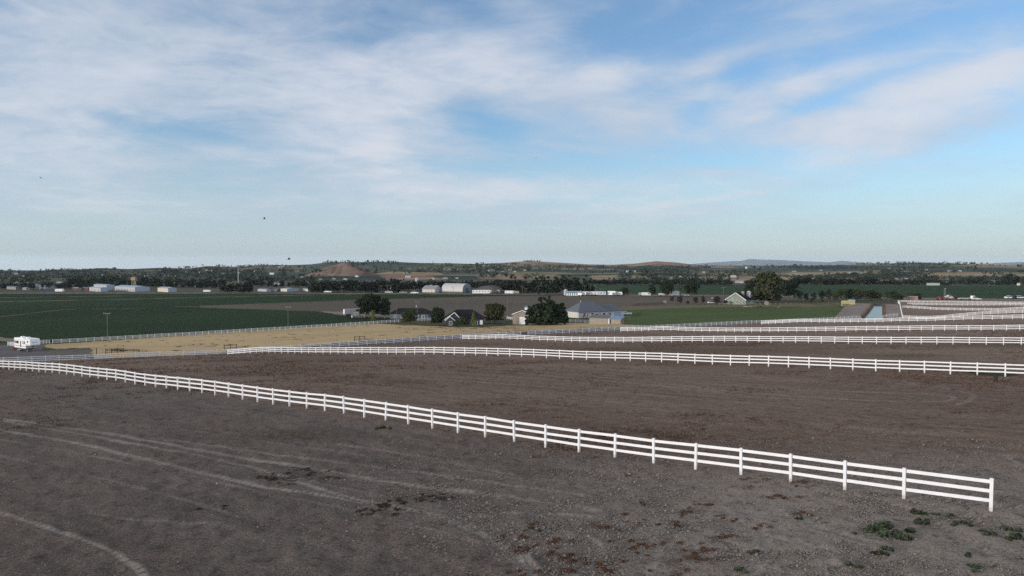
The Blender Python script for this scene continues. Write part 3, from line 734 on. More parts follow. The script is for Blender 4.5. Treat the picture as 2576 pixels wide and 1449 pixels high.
# ------------------------------------------------------------------ white rail fences
def vinyl_mat():
    m, g, b = new_mat('white_vinyl')
    tc = g.n('ShaderNodeTexCoord')
    n = g.noise(tc.outputs['Object'], 2.3, 5, 0.65)
    c = g.mix(g.rng(n, 0.3, 0.75), (0.63, 0.63, 0.645), (0.71, 0.71, 0.725))
    g.put(b.inputs['Base Color'], c); b.inputs['Roughness'].default_value = 0.42
    return m
M_VINYL = vinyl_mat()
def post_mat():
    m, g, b = new_mat('white_vinyl_post')
    tc = g.n('ShaderNodeTexCoord'); oi = g.n('ShaderNodeObjectInfo')
    sp = g.n('ShaderNodeSeparateXYZ'); g.put(sp.inputs[0], tc.outputs['Object'])
    n = g.noise(tc.outputs['Object'], 9.0, 5, 0.7); n2 = g.noise(tc.outputs['Object'], 2.0, 4, 0.6)
    c = g.mix(g.rng(n2, 0.3, 0.75), (0.62, 0.62, 0.635), (0.70, 0.70, 0.715))
    d = g.rng(g.m('ADD', sp.outputs[2], g.m('MULTIPLY', g.m('SUBTRACT', n, 0.5), 0.5)), 0.34, 0.02)
    c = g.mix(g.m('MULTIPLY', d, g.rng(oi.outputs['Random'], 0, 1, 0.35, 0.9, smooth=False)), c, (0.30, 0.26, 0.22))
    g.put(b.inputs['Base Color'], c); b.inputs['Roughness'].default_value = 0.45
    return m
M_POSTV = post_mat()
def post_mesh():
    mb = MB(); h = 0.0635
    mb.box(-h, h, -h, h, -0.4, 1.345)
    mb.box(-h - .012, h + .012, -h - .012, h + .012, 1.345, 1.368)
    p = h + .012
    mb.add([(-p, -p, 1.368), (p, -p, 1.368), (p, p, 1.368), (-p, p, 1.368), (0, 0, 1.405)], [(0, 1, 4), (1, 2, 4), (2, 3, 4), (3, 0, 4), (3, 2, 1, 0)])
    return mb.mesh('post', M_POSTV)
POST = post_mesh()
def run_fence(pts, label, group='white rail fences', lasttop=None, name='rail_fence'):
    """posts at the given plan positions, three rails threaded through them"""
    x0, y0 = pts[0]; z0 = gz(x0, y0)
    root = empty(name, (x0, y0, z0)); tag(root, label, 'fence', group)
    zz = zt(np.array([p[0] for p in pts]), np.array([p[1] for p in pts]))
    for i, (p, z) in enumerate(zip(pts, zz)):
        a = pts[min(i + 1, len(pts) - 1)]; b = pts[max(i - 1, 0)]
        o = bpy.data.objects.new('post', POST); COL.objects.link(o); o.parent = root
        o.location = (p[0] - x0, p[1] - y0, z - z0)
        o.rotation_euler = (rnd.gauss(0, .013), rnd.gauss(0, .013), math.atan2(a[1] - b[1], a[0] - b[0]) + rnd.gauss(0, .02))
    for h in (1.25, 0.86, 0.45):
        mb = MB()
        for i in range(len(pts) - 1):
            a, b = pts[i], pts[i + 1]
            j0, j1 = rnd.gauss(0, .010), rnd.gauss(0, .010)
            mb.bar((a[0] - x0, a[1] - y0, zz[i] - z0 + h + j0), (b[0] - x0, b[1] - y0, zz[i + 1] - z0 + h + j1), 0.042, 0.142)
        mb.build('rail', M_VINYL, root)
    return root
def along_line(key, n0, n1, step=FSP):
    x0, y0, dx, dy = FL[key]
    return [(x0 + dx * step * k, y0 + dy * step * k) for k in range(n0, n1 + 1)]
def meet(key):
    """post number at which a cross fence reaches the canal fence"""
    x0, y0, dx, dy = FL[key]
    t, _ = bt(x0, y0); t1, _ = bt(x0 + dx, y0 + dy)
    return -t / (t1 - t) / FSP
def cross(key, last, label, extra=None):
    n0 = math.ceil(meet(key) + .25)
    pts = along_line(key, n0, last)
    if extra: pts.append(extra)
    x0, y0, dx, dy = FL[key]; k = meet(key)
    return run_fence(pts, label)
e1 = on_line('F1', (1664 + 2424 / 1.8295))
F1P = along_line('F1', -22, 48)
xk = (1664 + 1940 / 1.8295)
run_fence([p for p in F1P if p[0] < on_line('F1', xk)[0] - 1.2] + [on_line('F1', xk), e1], 'white three-rail fence nearest the camera, ending at a lone post in bare dirt')
cross('F2', 68, 'white three-rail fence crossing the dirt second from the camera')
cross('F3', 66, 'white three-rail fence crossing the paddocks third from the camera')
cross('F4', 62, 'white three-rail fence crossing the paddocks fourth from the camera')
cross('F5', 62, 'white three-rail fence fifth from the camera, its far end passing in front of the canal')
run_fence(along_line('F6', 0, 44), 'white three-rail fence starting beside the near end of the open canal water')
run_fence(along_line('F7', 0, 58), 'white rail fence beyond the canal, second of the rows before the trucks')
run_fence(along_line('F8', 0, 62), 'white rail fence bounding the last brown paddock before the parked trucks')
_a = np.array(hit(2576 * .0 + (2432 + 1055 / 4.025) / 1.19255, (880 + 108 / 4.025) / 1.19255)[:2])
_p9 = [(_a[0] + FL['F8'][2] * FSP * k, _a[1] + FL['F8'][3] * FSP * k) for k in range(72)]
run_fence(_p9, 'farthest white rail fence, running in front of the red machinery and trucks')
_s = np.array(FL['F6'][:2]); _n = int(np.linalg.norm(_a - _s) / FSP)
run_fence([tuple(_s + (_a - _s) * (k + .5) / (_n + .5)) for k in range(_n)], 'white rail fence seen nearly end-on along the dirt bank right of the canal')
run_fence(along_line('B', -2, 50), 'bluish shaded white fence along the canal track below the straw field')
run_fence(along_line('B', 51, 124), 'bluish shaded white fence along the canal track between the tan garage and the canal water')
run_fence(along_line('C', 0, 58), 'long white fence between the straw field and the dark green crop')
_c0 = on_line('C', 18.0); _k0 = (_c0[0] - FL['C'][0]) / FL['C'][2] / FSP
run_fence([(_c0[0] + (FL['C'][0] - _c0[0]) * k / 14, _c0[1] + (FL['C'][1] - _c0[1]) * k / 14) for k in range(1, 14)], 'short white fence length reaching left behind the camper trailer')
run_fence([(_c0[0] + math.cos(R(-38)) * FSP * k, _c0[1] + math.sin(R(-38)) * FSP * k) for k in range(0, 8)], 'short sunlit white fence ending behind the camper trailer at the left edge')

# ------------------------------------------------------------------ trees and plants
def leaf_mat(name, dark, light, warm=0.0):
    m, g, b = new_mat(name)
    tone = attr(g, 'tone'); oi = g.n('ShaderNodeObjectInfo')
    tc = g.n('ShaderNodeTexCoord'); n = g.noise(tc.outputs['Object'], 0.9, 3, 0.6)
    f = g.m('ADD', g.m('MULTIPLY', tone, 0.7), g.m('MULTIPLY', n, 0.3))
    c = g.mix(g.rng(f, 0.15, 0.85), dark, light)
    h = g.n('ShaderNodeHueSaturation'); g.put(h.inputs['Color'], c)
    g.put(h.inputs['Value'], g.rng(oi.outputs['Random'], 0, 1, 0.82, 1.2, smooth=False)); g.put(h.inputs['Hue'], g.rng(oi.outputs['Random'], 0, 1, 0.488, 0.512, smooth=False))
    g.put(b.inputs['Base Color'], h); b.inputs['Roughness'].default_value = 0.75; b.inputs['Specular IOR Level'].default_value = 0.15
    return m
M_LEAF = leaf_mat('leaves_dark', (0.014, 0.022, 0.013), (0.034, 0.048, 0.023))
M_LEAFM = leaf_mat('leaves_mid', (0.026, 0.042, 0.018), (0.062, 0.086, 0.032))
M_LEAFO = leaf_mat('leaves_olive', (0.030, 0.037, 0.016), (0.070, 0.074, 0.032))
M_LEAFY = leaf_mat('leaves_yellow', (0.10, 0.12, 0.030), (0.20, 0.21, 0.055))
M_LEAFR = leaf_mat('leaves_purple', (0.020, 0.012, 0.015), (0.040, 0.024, 0.027))
M_LEAFFAR = leaf_mat('leaves_far', (0.014, 0.021, 0.015), (0.030, 0.041, 0.025))
M_BARK = mat('bark', (0.11, 0.085, 0.065), 0.9, 0.3, 6.0, bump=0.6, stretch=(1, 1, .2))
M_BARKP = mat('pale_bark', (0.22, 0.20, 0.17), 0.9, 0.25, 5.0, bump=0.6, stretch=(1, 1, .2))
nrs = np.random.RandomState(11)
def leaf_quads(cen, nrm, size, rs):
    """one folded leaf spray per centre: two quads would be heavier, one tilted quad is enough"""
    n = len(cen)
    d = nrm + rs.normal(0, .75, (n, 3)); d /= np.linalg.norm(d, axis=1, keepdims=True) + 1e-9
    up = rs.normal(0, 1, (n, 3)); a = np.cross(d, up); a /= np.linalg.norm(a, axis=1, keepdims=True) + 1e-9
    b = np.cross(d, a)
    s = (size * rs.uniform(.55, 1.35, n))[:, None]; w = rs.uniform(.45, .85, n)[:, None]
    v = np.stack([cen - a * s, cen - b * s * w + d * s * .2, cen + a * s * .9, cen + b * s * w + d * s * .15], 1)
    return v.reshape(-1, 3), np.arange(4 * n).reshape(-1, 4)
def crown_geo(lobes, nclump, nleaf, leaf, rs, hollow=.35):
    """lobes: ellipsoids (x, y, z, rx, ry, rz). Leaf clumps sit mostly towards their surface"""
    vol = np.array([l[3] * l[4] * l[5] for l in lobes]) ** .75; pr = vol / vol.sum()
    C = []; N = []; T = []
    for k in range(nclump):
        l = lobes[rs.choice(len(lobes), p=pr)]
        u = rs.normal(0, 1, 3); u /= np.linalg.norm(u)
        if u[2] < -.55: u[2] *= -.4
        rr = (hollow + (1 - hollow) * rs.rand() ** .5) * rs.uniform(.84, 1.12)
        c = np.array(l[:3]) + u * np.array(l[3:]) * rr
        cs = min(l[3:]) * rs.uniform(.16, .36)
        m = max(3, int(nleaf * rs.uniform(.5, 1.5)))
        o = rs.normal(0, 1, (m, 3)); o /= np.linalg.norm(o, axis=1, keepdims=True); o *= (rs.rand(m, 1) ** .4) * cs
        C.append(c + o * np.array([1, 1, .7])); N.append(o / cs * .6 + u * .7); T.append(np.full(m, rs.rand()) * .75 + rs.rand(m) * .25)
    C = np.concatenate(C); N = np.concatenate(N); T = np.concatenate(T)
    v, f = leaf_quads(C, N, leaf, rs)
    return v, f, np.repeat(T, 4)
def crown_obj(name, lobes, nclump, nleaf, leaf, m, parent, seed):
    v, f, t = crown_geo(lobes, nclump, nleaf, leaf, np.random.RandomState(seed))
    return np_obj(name, v, f, m, {'tone': t}, smooth=False, parent=parent)
def trunk_geo(mb, h, r, lobes, rs, nl=6):
    mb.tube([(0, 0, -.3), (rs.normal(0, .05), rs.normal(0, .05), h * .3), (rs.normal(0, .15), rs.normal(0, .15), h * .75)], [r * 1.25, r, r * .4], 8)
    for k in range(nl):
        l = lobes[rs.randint(len(lobes))]; s = h * rs.uniform(.18, .5)
        e = Vector((l[0] + rs.normal(0, .4) * l[3] * .6, l[1] + rs.normal(0, .4) * l[4] * .6, max(s + .5, l[2] + rs.uniform(-.2, .6) * l[5])))
        mid = Vector((e.x * .45, e.y * .45, s + (e.z - s) * .6))
        mb.tube([(0, 0, s), mid, e], [r * .5, r * .3, r * .1], 6)
def lobes_of(kind, h, w, rs):
    R_ = w / 2
    if kind == 'round':
        L = [(0, 0, h * .52, R_ * .86, R_ * .86, h * .40), (0, 0, h * .27, R_ * .74, R_ * .74, h * .2), (0, 0, h * .60, R_ * .55, R_ * .55, h * .3)]
        for k in range(7):
            a = k * .9 + rs.rand(); L.append((math.cos(a) * R_ * .55, math.sin(a) * R_ * .55, h * rs.uniform(.40, .82), R_ * .48, R_ * .48, h * .19))
        L.append((0, 0, h * .86, R_ * .42, R_ * .42, h * .15))
    elif kind == 'cone':
        L = [(0, 0, h * (.12 + .8 * k / 7), R_ * (1.0 - .83 * (k / 7) ** 1.2), R_ * (1.0 - .83 * (k / 7) ** 1.2), h * .11) for k in range(8)]
    elif kind == 'oval':
        L = [(0, 0, h * .5, R_ * .8, R_ * .8, h * .42), (0, 0, h * .22, R_ * .7, R_ * .7, h * .18)]
        for k in range(8):
            a = k * 1.7 + rs.rand() * .6; t = .2 + .65 * k / 8
            q = R_ * .5 * math.sin(math.pi * min(1, t + .12)) ** .6; L.append((math.cos(a) * q, math.sin(a) * q, h * t, R_ * .48, R_ * .48, h * .15))
    elif kind == 'column':
        L = [(rs.normal(0, .06) * R_, rs.normal(0, .06) * R_, h * (.14 + .78 * k / 6), R_ * (.95 - .55 * abs(k / 6 - .35)), R_ * (.95 - .55 * abs(k / 6 - .35)), h * .12) for k in range(7)]
    elif kind == 'multi':                      # many upright leaders side by side, as in a clump of poplars
        L = []
        for k in range(11):
            a = k * 2.4; q = R_ * .78 * math.sqrt((k + .5) / 11); x, y = math.cos(a) * q, math.sin(a) * q
            hh = h * (1 - .30 * (q / R_) ** 1.6) * rs.uniform(.72, 1.06)
            L += [(x, y, hh * .15, R_ * .38, R_ * .38, hh * .16), (x, y, hh * .34, R_ * .36, R_ * .36, hh * .28), (x * 1.06, y * 1.06, hh * .62, R_ * .25, R_ * .25, hh * .25), (x * 1.1, y * 1.1, hh * .86, R_ * .12, R_ * .12, hh * .17)]
    elif kind == 'vase':                       # cottonwood: limbs open upwards
        L = []
        for k in range(9):
            a = k * 2.4 + .4; q = R_ * .62 * math.sqrt((k + .3) / 9); x, y = math.cos(a) * q, math.sin(a) * q
            L += [(x, y, h * rs.uniform(.14, .22), R_ * .40, R_ * .40, h * .13), (x * .9, y * .9, h * rs.uniform(.26, .40), R_ * .46, R_ * .46, h * .18), (x, y, h * rs.uniform(.58, .70), R_ * .40, R_ * .40, h * .17), (x * .8, y * .8, h * rs.uniform(.80, .88), R_ * .28, R_ * .28, h * .12)]
    else:                                      # shrub
        L = [(rs.normal(0, .3) * R_, rs.normal(0, .3) * R_, h * rs.uniform(.35, .6), R_ * .62, R_ * .62, h * .42) for k in range(5)]
    return L
def pix_size(p): return p.y / FPX                # metres per frame pixel at that depth
def tree(kind, x, ybase, wpx, hpx, m, label, group=None, name='tree', nclump=150, nleaf=15, leaf=None, bark=M_BARK, seed=None, cat='tree', dx=0):
    p = hit(x, ybase); k = pix_size(p); h = hpx * k; w = wpx * k
    seed = seed if seed is not None else rnd.randint(1, 9999); rs = np.random.RandomState(seed)
    root = empty(name, (p.x, p.y, p.z), rnd.uniform(0, 6)); tag(root, label, cat, group)
    L = lobes_of(kind, h, w, rs)
    if kind != 'shrub':
        mb = MB(); trunk_geo(mb, h, max(.07, h * .022), L, rs); mb.build('trunk', bark, root)
    crown_obj('crown', L, int(nclump * 2.6), nleaf, leaf or max(.14, w * .034), m, root, seed + 5)
    return root
# -- trees about the farmsteads, nearest first
tree('multi', 1373, 817, 108, 76, M_LEAF, 'largest dark bushy tree clump between the tan garage and the white house', nclump=420, nleaf=18, seed=31)
tree('round', 928, 800, 70, 62, M_LEAF, 'big dark round tree standing over the white trailer box', nclump=300, nleaf=18, seed=5)
tree('oval', 968, 800, 34, 56, M_LEAF, 'narrower dark tree with pale trunk, right beside the big round tree', nclump=180, nleaf=16, bark=M_BARKP, seed=9)
tree('round', 1244, 814, 60, 52, M_LEAFO, 'olive green round tree between dark house and tan garage', nclump=260, nleaf=16, seed=12)
tree('oval', 1101, 819, 40, 51, M_LEAF, 'dense dark green egg-shaped tree at the left end of the dark house', nclump=260, nleaf=16, seed=14)
tree('round', 1024, 818.5, 34, 40, M_LEAFM, 'leafy green fruit tree with short trunk on the lawn by the straw field', nclump=170, nleaf=14, seed=17)
tree('oval', 1040, 813, 26, 42, M_LEAFM, 'slightly taller leafy green tree just behind the fruit tree on the lawn', nclump=140, nleaf=14, seed=18)
tree('column', 938, 812, 17, 32, M_LEAFY, 'slim yellow green sapling in front of the big dark round tree', name='sapling', nclump=70, nleaf=10, seed=19)
tree('cone', 1191, 822, 17, 42, M_LEAFY, 'bright yellow green pointed sapling in front of the dark house roof', name='sapling', nclump=80, nleaf=10, seed=20)
tree('shrub', 1167, 822, 34, 27, M_LEAFM, 'broad green bush against the dark house wall', name='shrub', cat='bush', nclump=120, nleaf=14, seed=21)
tree('shrub', 1149, 821, 20, 17, M_LEAFM, 'low green bush between the dark house window and the broad bush', name='shrub', cat='bush', nclump=70, nleaf=12, seed=22)
for i, (x, w) in enumerate([(1466, 8), (1474, 7), (1484, 8), (1493, 7), (1501, 8)]):
    tree('shrub', x, 799.5 - i * .3, w, 5, M_LEAF, 'low dark clipped bush along the blue shaded wall of the white house', 'bushes along the white house', 'shrub', 24, 8, cat='bush', leaf=.16, seed=60 + i)
# -- trees about the olive green house
tree('vase', 1933, 762, 76, 82, M_LEAFO, 'tallest olive grey cottonwood behind the olive green house', nclump=420, nleaf=18, bark=M_BARKP, seed=41)
tree('round', 1984, 757, 50, 56, M_LEAF, 'dark broad tree to the right of the tall cottonwood', nclump=200, nleaf=15, seed=42)
tree('round', 1893, 752, 46, 52, M_LEAF, 'dark round tree to the left of the tall cottonwood, behind the green house roof', nclump=190, nleaf=15, seed=43)
tree('round', 1740, 747, 42, 49, M_LEAF, 'dark dome-shaped tree beside the valley road, right of the columnar tree', nclump=200, nleaf=15, seed=44)
tree('round', 1677, 746, 36, 39, M_LEAF, 'dark round tree beside the valley road, left of the columnar tree', nclump=170, nleaf=14, seed=45)
tree('column', 1712, 748, 10, 52, M_LEAF, 'narrow columnar dark tree between two round trees by the valley road', nclump=110, nleaf=12, seed=46)
tree('round', 1640, 746, 24, 31, M_LEAF, 'smaller dark round tree behind parked white vehicles by the road', nclump=110, nleaf=13, seed=47)
for i, (x, yb, w, h, mm, lb) in enumerate([
        (1710, 763.5, 19, 21, M_LEAFR, 'dark purple-leaved round tree nearest the pasture fence corner'), (1750, 764, 16, 19, M_LEAFR, 'small purple-leaved tree midway between pasture corner and green house'),
        (1769, 763, 13, 22, M_LEAF, 'upright dark green tree right of the small purple-leaved tree'), (1804, 764.5, 25, 22, M_LEAFR, 'widest purple-leaved tree left of the olive green house gable'),
        (1690, 759, 13, 15, M_LEAF, 'small dark green conifer left of the purple trees'), (1848, 765.5, 9, 17, M_LEAFM, 'thin young tree in front of the olive green gable'),
        (1730, 765, 12, 9, M_LEAF, 'low dark bush between two purple-leaved trees'), (1825, 766, 12, 11, M_LEAF, 'dark bush at the left corner of the olive green house')]):
    tree('shrub' if 'bush' in lb else 'oval', x, yb, w, h, mm, lb, name='shrub' if 'bush' in lb else 'tree', cat='bush' if 'bush' in lb else 'tree', nclump=75, nleaf=12, seed=70 + i)
# -- the belt of trees round the canal bend
canal_trees = [(2012, 757, 16, 27), (2028, 757, 14, 22), (2047, 758, 15, 26), (2068, 757, 17, 27), (2085, 758, 16, 35), (2102, 759, 20, 28), (2120, 757, 24, 32), (2138, 756, 26, 33), (2156, 757, 26, 34),
               (2175, 757, 24, 28), (2192, 756.5, 24, 31), (2207, 756.5, 24, 27), (2234, 757, 22, 26), (2250, 757, 24, 28), (2266, 756.5, 14, 18), (2290, 755, 20, 22), (2308, 755, 22, 20), (2040, 762, 9, 12), (2068, 763, 8, 10)]
proto_ct = []
for i, (x, yb, w, h) in enumerate(canal_trees):
    t = tree(['round', 'oval', 'oval'][i % 3], x, yb, w * 1.15, h, [M_LEAFM, M_LEAF, M_LEAFO][i % 3], 'leafy green tree in the belt around the far end of the canal', 'trees around the canal bend', nclump=90, nleaf=13, seed=100 + i)

# -- far trees: a few crowns with trunks, copied
def far_tree_meshes(m, n, seed0, kinds, nclump=34, nleaf=9, leaf=.055):
    out = []
    for i in range(n):
        rs = np.random.RandomState(seed0 + i); kd = kinds[i % len(kinds)]
        L = [(0, 0, .30, .26, .26, .26)] * (kd != 'column') + lobes_of(kd, 1.0, {'column': .3, 'oval': .62, 'round': .95, 'cone': .5, 'multi': .9, 'vase': .9}[kd], rs)
        v, f, t = crown_geo(L, nclump, nleaf, leaf, rs)
        mb = MB(); mb.tube([(0, 0, -.05), (0, 0, .5)], [.028, .012], 5)
        b = len(v); v = np.concatenate([v, np.array(mb.v)]); fl = [tuple(q) for q in f] + [tuple(b + i for i in q) for q in mb.f if len(q) == 4]
        o = np_obj('tree', v, np.array(fl), m, {'tone': np.concatenate([t, np.zeros(len(mb.v))])}, smooth=False)
        o.data.materials.append(M_BARK)
        mi = np.zeros(len(fl), np.int32); mi[len(f):] = 1; o.data.polygons.foreach_set('material_index', mi)
        out.append(o.data); bpy.data.objects.remove(o)
    return out
FT = far_tree_meshes(M_LEAFFAR, 9, 500, ['round', 'oval', 'round', 'multi', 'round', 'oval', 'vase', 'round', 'column'], 90, 11, .066)
FTN = len(FT) - 1
def far_tree(x, yb, hpx, label, group, wide=1.0, mesh=None, lift=0.0):
    p = hit(x, yb); k = pix_size(p) * hpx
    o = bpy.data.objects.new('tree', mesh or FT[rnd.randrange(FTN)]); COL.objects.link(o)
    o.location = (p.x, p.y, p.z - .02 * k); s = k * wide * rnd.uniform(.9, 1.15)
    o.scale = (s, s, k); o.rotation_euler = (0, 0, rnd.uniform(0, 6.28))
    return tag(o, label, 'tree', group)
def tree_row(x0, x1, y0, y1, n, h0, h1, label, group, wide=1.15):
    for i in range(n):
        x = x0 + (x1 - x0) * (i + rnd.uniform(.1, .9)) / n
        y = y0 + (y1 - y0) * (x - x0) / (x1 - x0) + rnd.uniform(-1.2, .3)
        far_tree(x, y, rnd.uniform(h0, h1), label, group, wide)
tree_row(785, 1010, 735.5, 735.5, 34, 28, 38, 'dark tree in the dense windbreak left of the white barns', 'dense windbreak left of the white barns', 1.0)
tree_row(1010, 1130, 731.5, 731.0, 12, 22, 31, 'lower dark tree of the windbreak just behind the grey-roofed barn', 'lower windbreak trees behind the grey-roofed barn', 1.1)
tree_row(1130, 1215, 728, 731, 8, 20, 27, 'dark tree showing above the white arched barn and the earth-roofed store', 'trees behind the white arched barn')
tree_row(1205, 1350, 735, 737, 20, 26, 36, 'dark rounded tree in the belt right of the earth-roofed store', 'tree belt right of the earth-roofed store')
for x, h, w in [(1356, 48, 1.0), (1376, 50, .9), (1400, 49, .8), (1422, 52, 1.0), (1444, 50, .9), (1464, 55, 1.0), (1478, 48, .9), (1440, 44, 1.1), (1394, 36, 1.2)]:
    far_tree(x, 741.5, h, 'tall dark tree of the high grove behind the row of storage lockers', 'high grove behind the storage lockers', w)
far_tree(1487, 741, 26, 'short dark tree at the right edge of the high grove', None)
tree_row(556, 632, 737.3, 737.3, 6, 20, 31, 'tree in the isolated dark clump at the far edge of the green crop', 'isolated clump at the far edge of the green crop', 1.1)
tree_row(0, 230, 727, 727, 20, 13, 20, 'dark tree among the sheds at the far left of the valley', 'trees among the sheds at the far left', 1.3)
tree_row(180, 380, 718, 722, 20, 16, 27, 'dark tree rising behind the long blue-grey warehouses', 'trees behind the long warehouses', 1.15)
tree_row(370, 560, 722, 726, 18, 15, 25, 'dark tree between the warehouses and the isolated clump', 'trees right of the warehouses', 1.2)
tree_row(620, 800, 720, 724, 18, 12, 20, 'dark tree behind the row of white sheds beyond the green crop', 'trees behind the row of white sheds', 1.2)
tree_row(1490, 1640, 717, 717, 24, 10, 17, 'dark tree along the far edge of the light green field', 'trees along the far edge of the light green field', 1.3)
tree_row(1640, 1840, 717, 717.5, 34, 9, 18, 'dark tree in the wooded farm strip beyond the round roadside trees', 'wooded farm strip beyond the roadside trees', 1.3)
tree_row(1990, 2200, 716.5, 716.5, 36, 12, 21, 'dark tree in the river belt to the right of the tall cottonwood', 'river belt right of the tall cottonwood', 1.25)
tree_row(2200, 2400, 717, 718, 28, 9, 17, 'dark tree in the river belt above the canal bend', 'river belt above the canal bend', 1.25)
tree_row(2400, 2640, 717, 718, 24, 9, 19, 'dark tree in the river belt at the right edge of the picture', 'river belt at the right edge', 1.25)
for x, h in [(2530, 28), (2543, 32), (2556, 27)]:
    far_tree(x, 717.5, h, 'taller dark tree in the trio standing above the right river belt', 'trio of taller trees at the right', .9)
for x, yb, h, l in [(1572, 742, 21, 'dark red-leaved tree at the right end of the parked trailers'), (1562, 743, 17, 'low dark tree left of the red-leaved tree by the parked trailers')]:
    far_tree(x, yb, h, l, None, 1.3)
for x, yb in [(833, 662), (846, 661), (868, 659.5), (862, 658.5), (880, 660), (876, 659), (925, 659.5), (940, 660), (950, 660), (962, 660.5), (978, 660), (990, 659.5)]:
    far_tree(x, yb, rnd.uniform(4, 6.5), 'small dark tree on the ridge around the top of the red butte', 'ridge trees around the red butte', 1.3)
for x in (1318, 1323, 1328, 1333, 1338, 1344, 1352, 1358):
    far_tree(x, 658.5, 4.5, 'small dark tree in the row on top of the pale red hill', 'row on top of the pale red hill', 1.3)
for x in (2000, 2006, 2013, 2020, 2030):
    far_tree(x, 668, rnd.uniform(5, 9), 'dark tree in the skyline grove in front of the blue mountains', 'skyline grove before the blue mountains', 1.3)
for x in (650, 657, 664, 672):
    far_tree(x, 666.5, 4, 'small tree in the lone skyline row left of the butte', 'lone skyline row left of the butte', 1.3)
for x, yb, h in [(1273, 698, 12), (1286, 703, 14), (1296, 703, 9), (1322, 704, 9), (1398, 706, 12), (1228, 690, 7), (1240, 699, 8), (1810, 702, 8), (2085, 690, 6), (2075, 691, 6), (2560, 684, 6), (2566, 684, 7), (2572, 684, 6)]:
    far_tree(x, yb, h, 'lone dark tree on the pale scrub slopes across the valley', 'lone trees on the pale scrub slopes', 1.1)

# -- distant woods that read as one mass on the hillsides
def woods():
    rs = np.random.RandomState(77)
    bands = [(-200, 660, 679, 690, 330), (-200, 660, 688, 700, 260), (-200, 830, 699, 712, 260), (380, 830, 667, 690, 170), (820, 1010, 658, 664, 60), (880, 1110, 664, 690, 60), (1090, 1300, 663, 682, 180),
             (1130, 1210, 682, 690, 40), (1200, 1480, 669, 682, 210), (1480, 1790, 671, 690, 200), (1560, 1860, 682, 712, 230), (1700, 2010, 668, 676, 90), (1860, 2000, 680, 700, 40), (1990, 2150, 668, 677, 80), (2140, 2330, 663, 668, 40),
             (2250, 2480, 663, 675, 110), (2480, 2700, 665, 672, 40), (2170, 2330, 677, 695, 90), (2330, 2650, 676, 692, 50), (2100, 2320, 692, 706, 120), (2300, 2650, 700, 712, 80), (1990, 2120, 696, 708, 60), (1200, 1400, 690, 706, 25), (2150, 2480, 661.5, 665, 55)]
    V = []; F = []; T = []; nb = 0
    rr = np.geomspace(700, 3500, 500)
    for x0, x1, y0, y1, n in bands:
        for _ in range(int(n * .5)):
            x = rs.uniform(x0, x1); y = rs.uniform(y0, y1) if rs.rand() < .6 else y0 + (y1 - y0) * (int(rs.rand() * 4) + .5) / 4 + rs.normal(0, .5)
            a = math.atan((x - 1288) / FPX); X, Y = rr * math.sin(a), rr * math.cos(a)
            _, py = project(X, Y, ZFAR(X, Y)); vis = np.minimum.accumulate(py)
            k = np.nonzero(vis <= y)[0]
            if not len(k): k = [int(np.argmin(py))]
            r = rr[k[0]]; p = np.array([r * math.sin(a), r * math.cos(a), 0.]); p[2] = ZFAR(p[:1], p[1:2])[0]
            h = rs.uniform(4, 9); m = 14
            for _c in range(rs.randint(1, 4)):
                o = rs.normal(0, 1, (m, 3)); o /= np.linalg.norm(o, axis=1, keepdims=True)
                w = h * rs.uniform(.4, .7)
                c = p + np.array([rs.normal(0, 9), rs.normal(0, 5), 0]) + o * np.array([w, w, h * .5]) * rs.uniform(.6, 1, (m, 1)) + np.array([0, 0, h * .48])
                v, f = leaf_quads(c, o, h * .26, rs)
                V.append(v); F.append(f + nb); nb += len(v); T.append(np.repeat(np.full(m, rs.rand()), 4))
    o = np_obj('hillside_woods', np.concatenate(V), np.concatenate(F), M_LEAFFAR, {'tone': np.concatenate(T)}, smooth=False)
    tag(o, 'bluish green woods and orchards scattered over the far hillsides', 'woods', kind='stuff')
def ZFAR(X, Y): return zt(X, Y)
woods()

# ------------------------------------------------------------------ buildings
M_WALLW = ribbed('white_siding', (0.45, 0.45, 0.45), .2, .6, 2, .01)
M_WALLT = ribbed('tan_siding', (0.235, 0.205, 0.165), .22, .6, 2, .01)
M_WALLG = ribbed('grey_green_siding', (0.175, 0.205, 0.165), .22, .6, 2, .01)
M_WALLD = ribbed('charcoal_siding', (0.040, 0.047, 0.058), .22, .6, 2, .01)
M_WALLB = ribbed('blue_grey_siding', (0.085, 0.10, 0.125), .22, .6, 2, .01)
M_FARW = mat('far_house_paint', (0.30, 0.30, 0.30), .7, .25, .3)
M_METALW = ribbed('white_sheet_metal', (0.40, 0.40, 0.405), .6, .45, 0, .03)
M_METALB = ribbed('pale_blue_sheet_metal', (0.28, 0.34, 0.41), .6, .45, 0, .03)
M_METALG = ribbed('grey_roof_sheet', (0.20, 0.22, 0.245), .6, .5, 0, .03)
M_ROOFD = mat('dark_shingles', (0.016, 0.017, 0.021), .95, .25, 2.5, spec=.08, bump=.5, stretch=(1, 1, 4))
M_ROOFG = mat('grey_shingles', (0.105, 0.118, 0.142), .95, .2, 2.5, spec=.12, bump=.5, stretch=(1, 1, 4))
M_ROOFT = mat('teal_roof', (0.10, 0.20, 0.23), .5, .15, 2)
M_TARP = mat('blue_roof_panel', (0.13, 0.20, 0.31), .5, .15, 2)
M_TRIM = mat('white_trim', (0.76, 0.76, 0.76), .5, .06, 3)
M_DOORW = ribbed('white_roller_door', (0.72, 0.72, 0.71), .5, .45, 2, .02)
M_DOORC = ribbed('cream_panel_door', (0.50, 0.465, 0.40), .55, .5, 2, .02)
M_GLASS = mat('dark_glass', (0.02, 0.024, 0.03), .12, .2, 2, spec=.6)
M_BLOCK = mat('grey_block', (0.24, 0.225, 0.20), .9, .15, 4, bump=.4)
M_EARTH = mat('earth_roof', (0.085, 0.078, 0.080), .95, .25, .8, bump=.8)
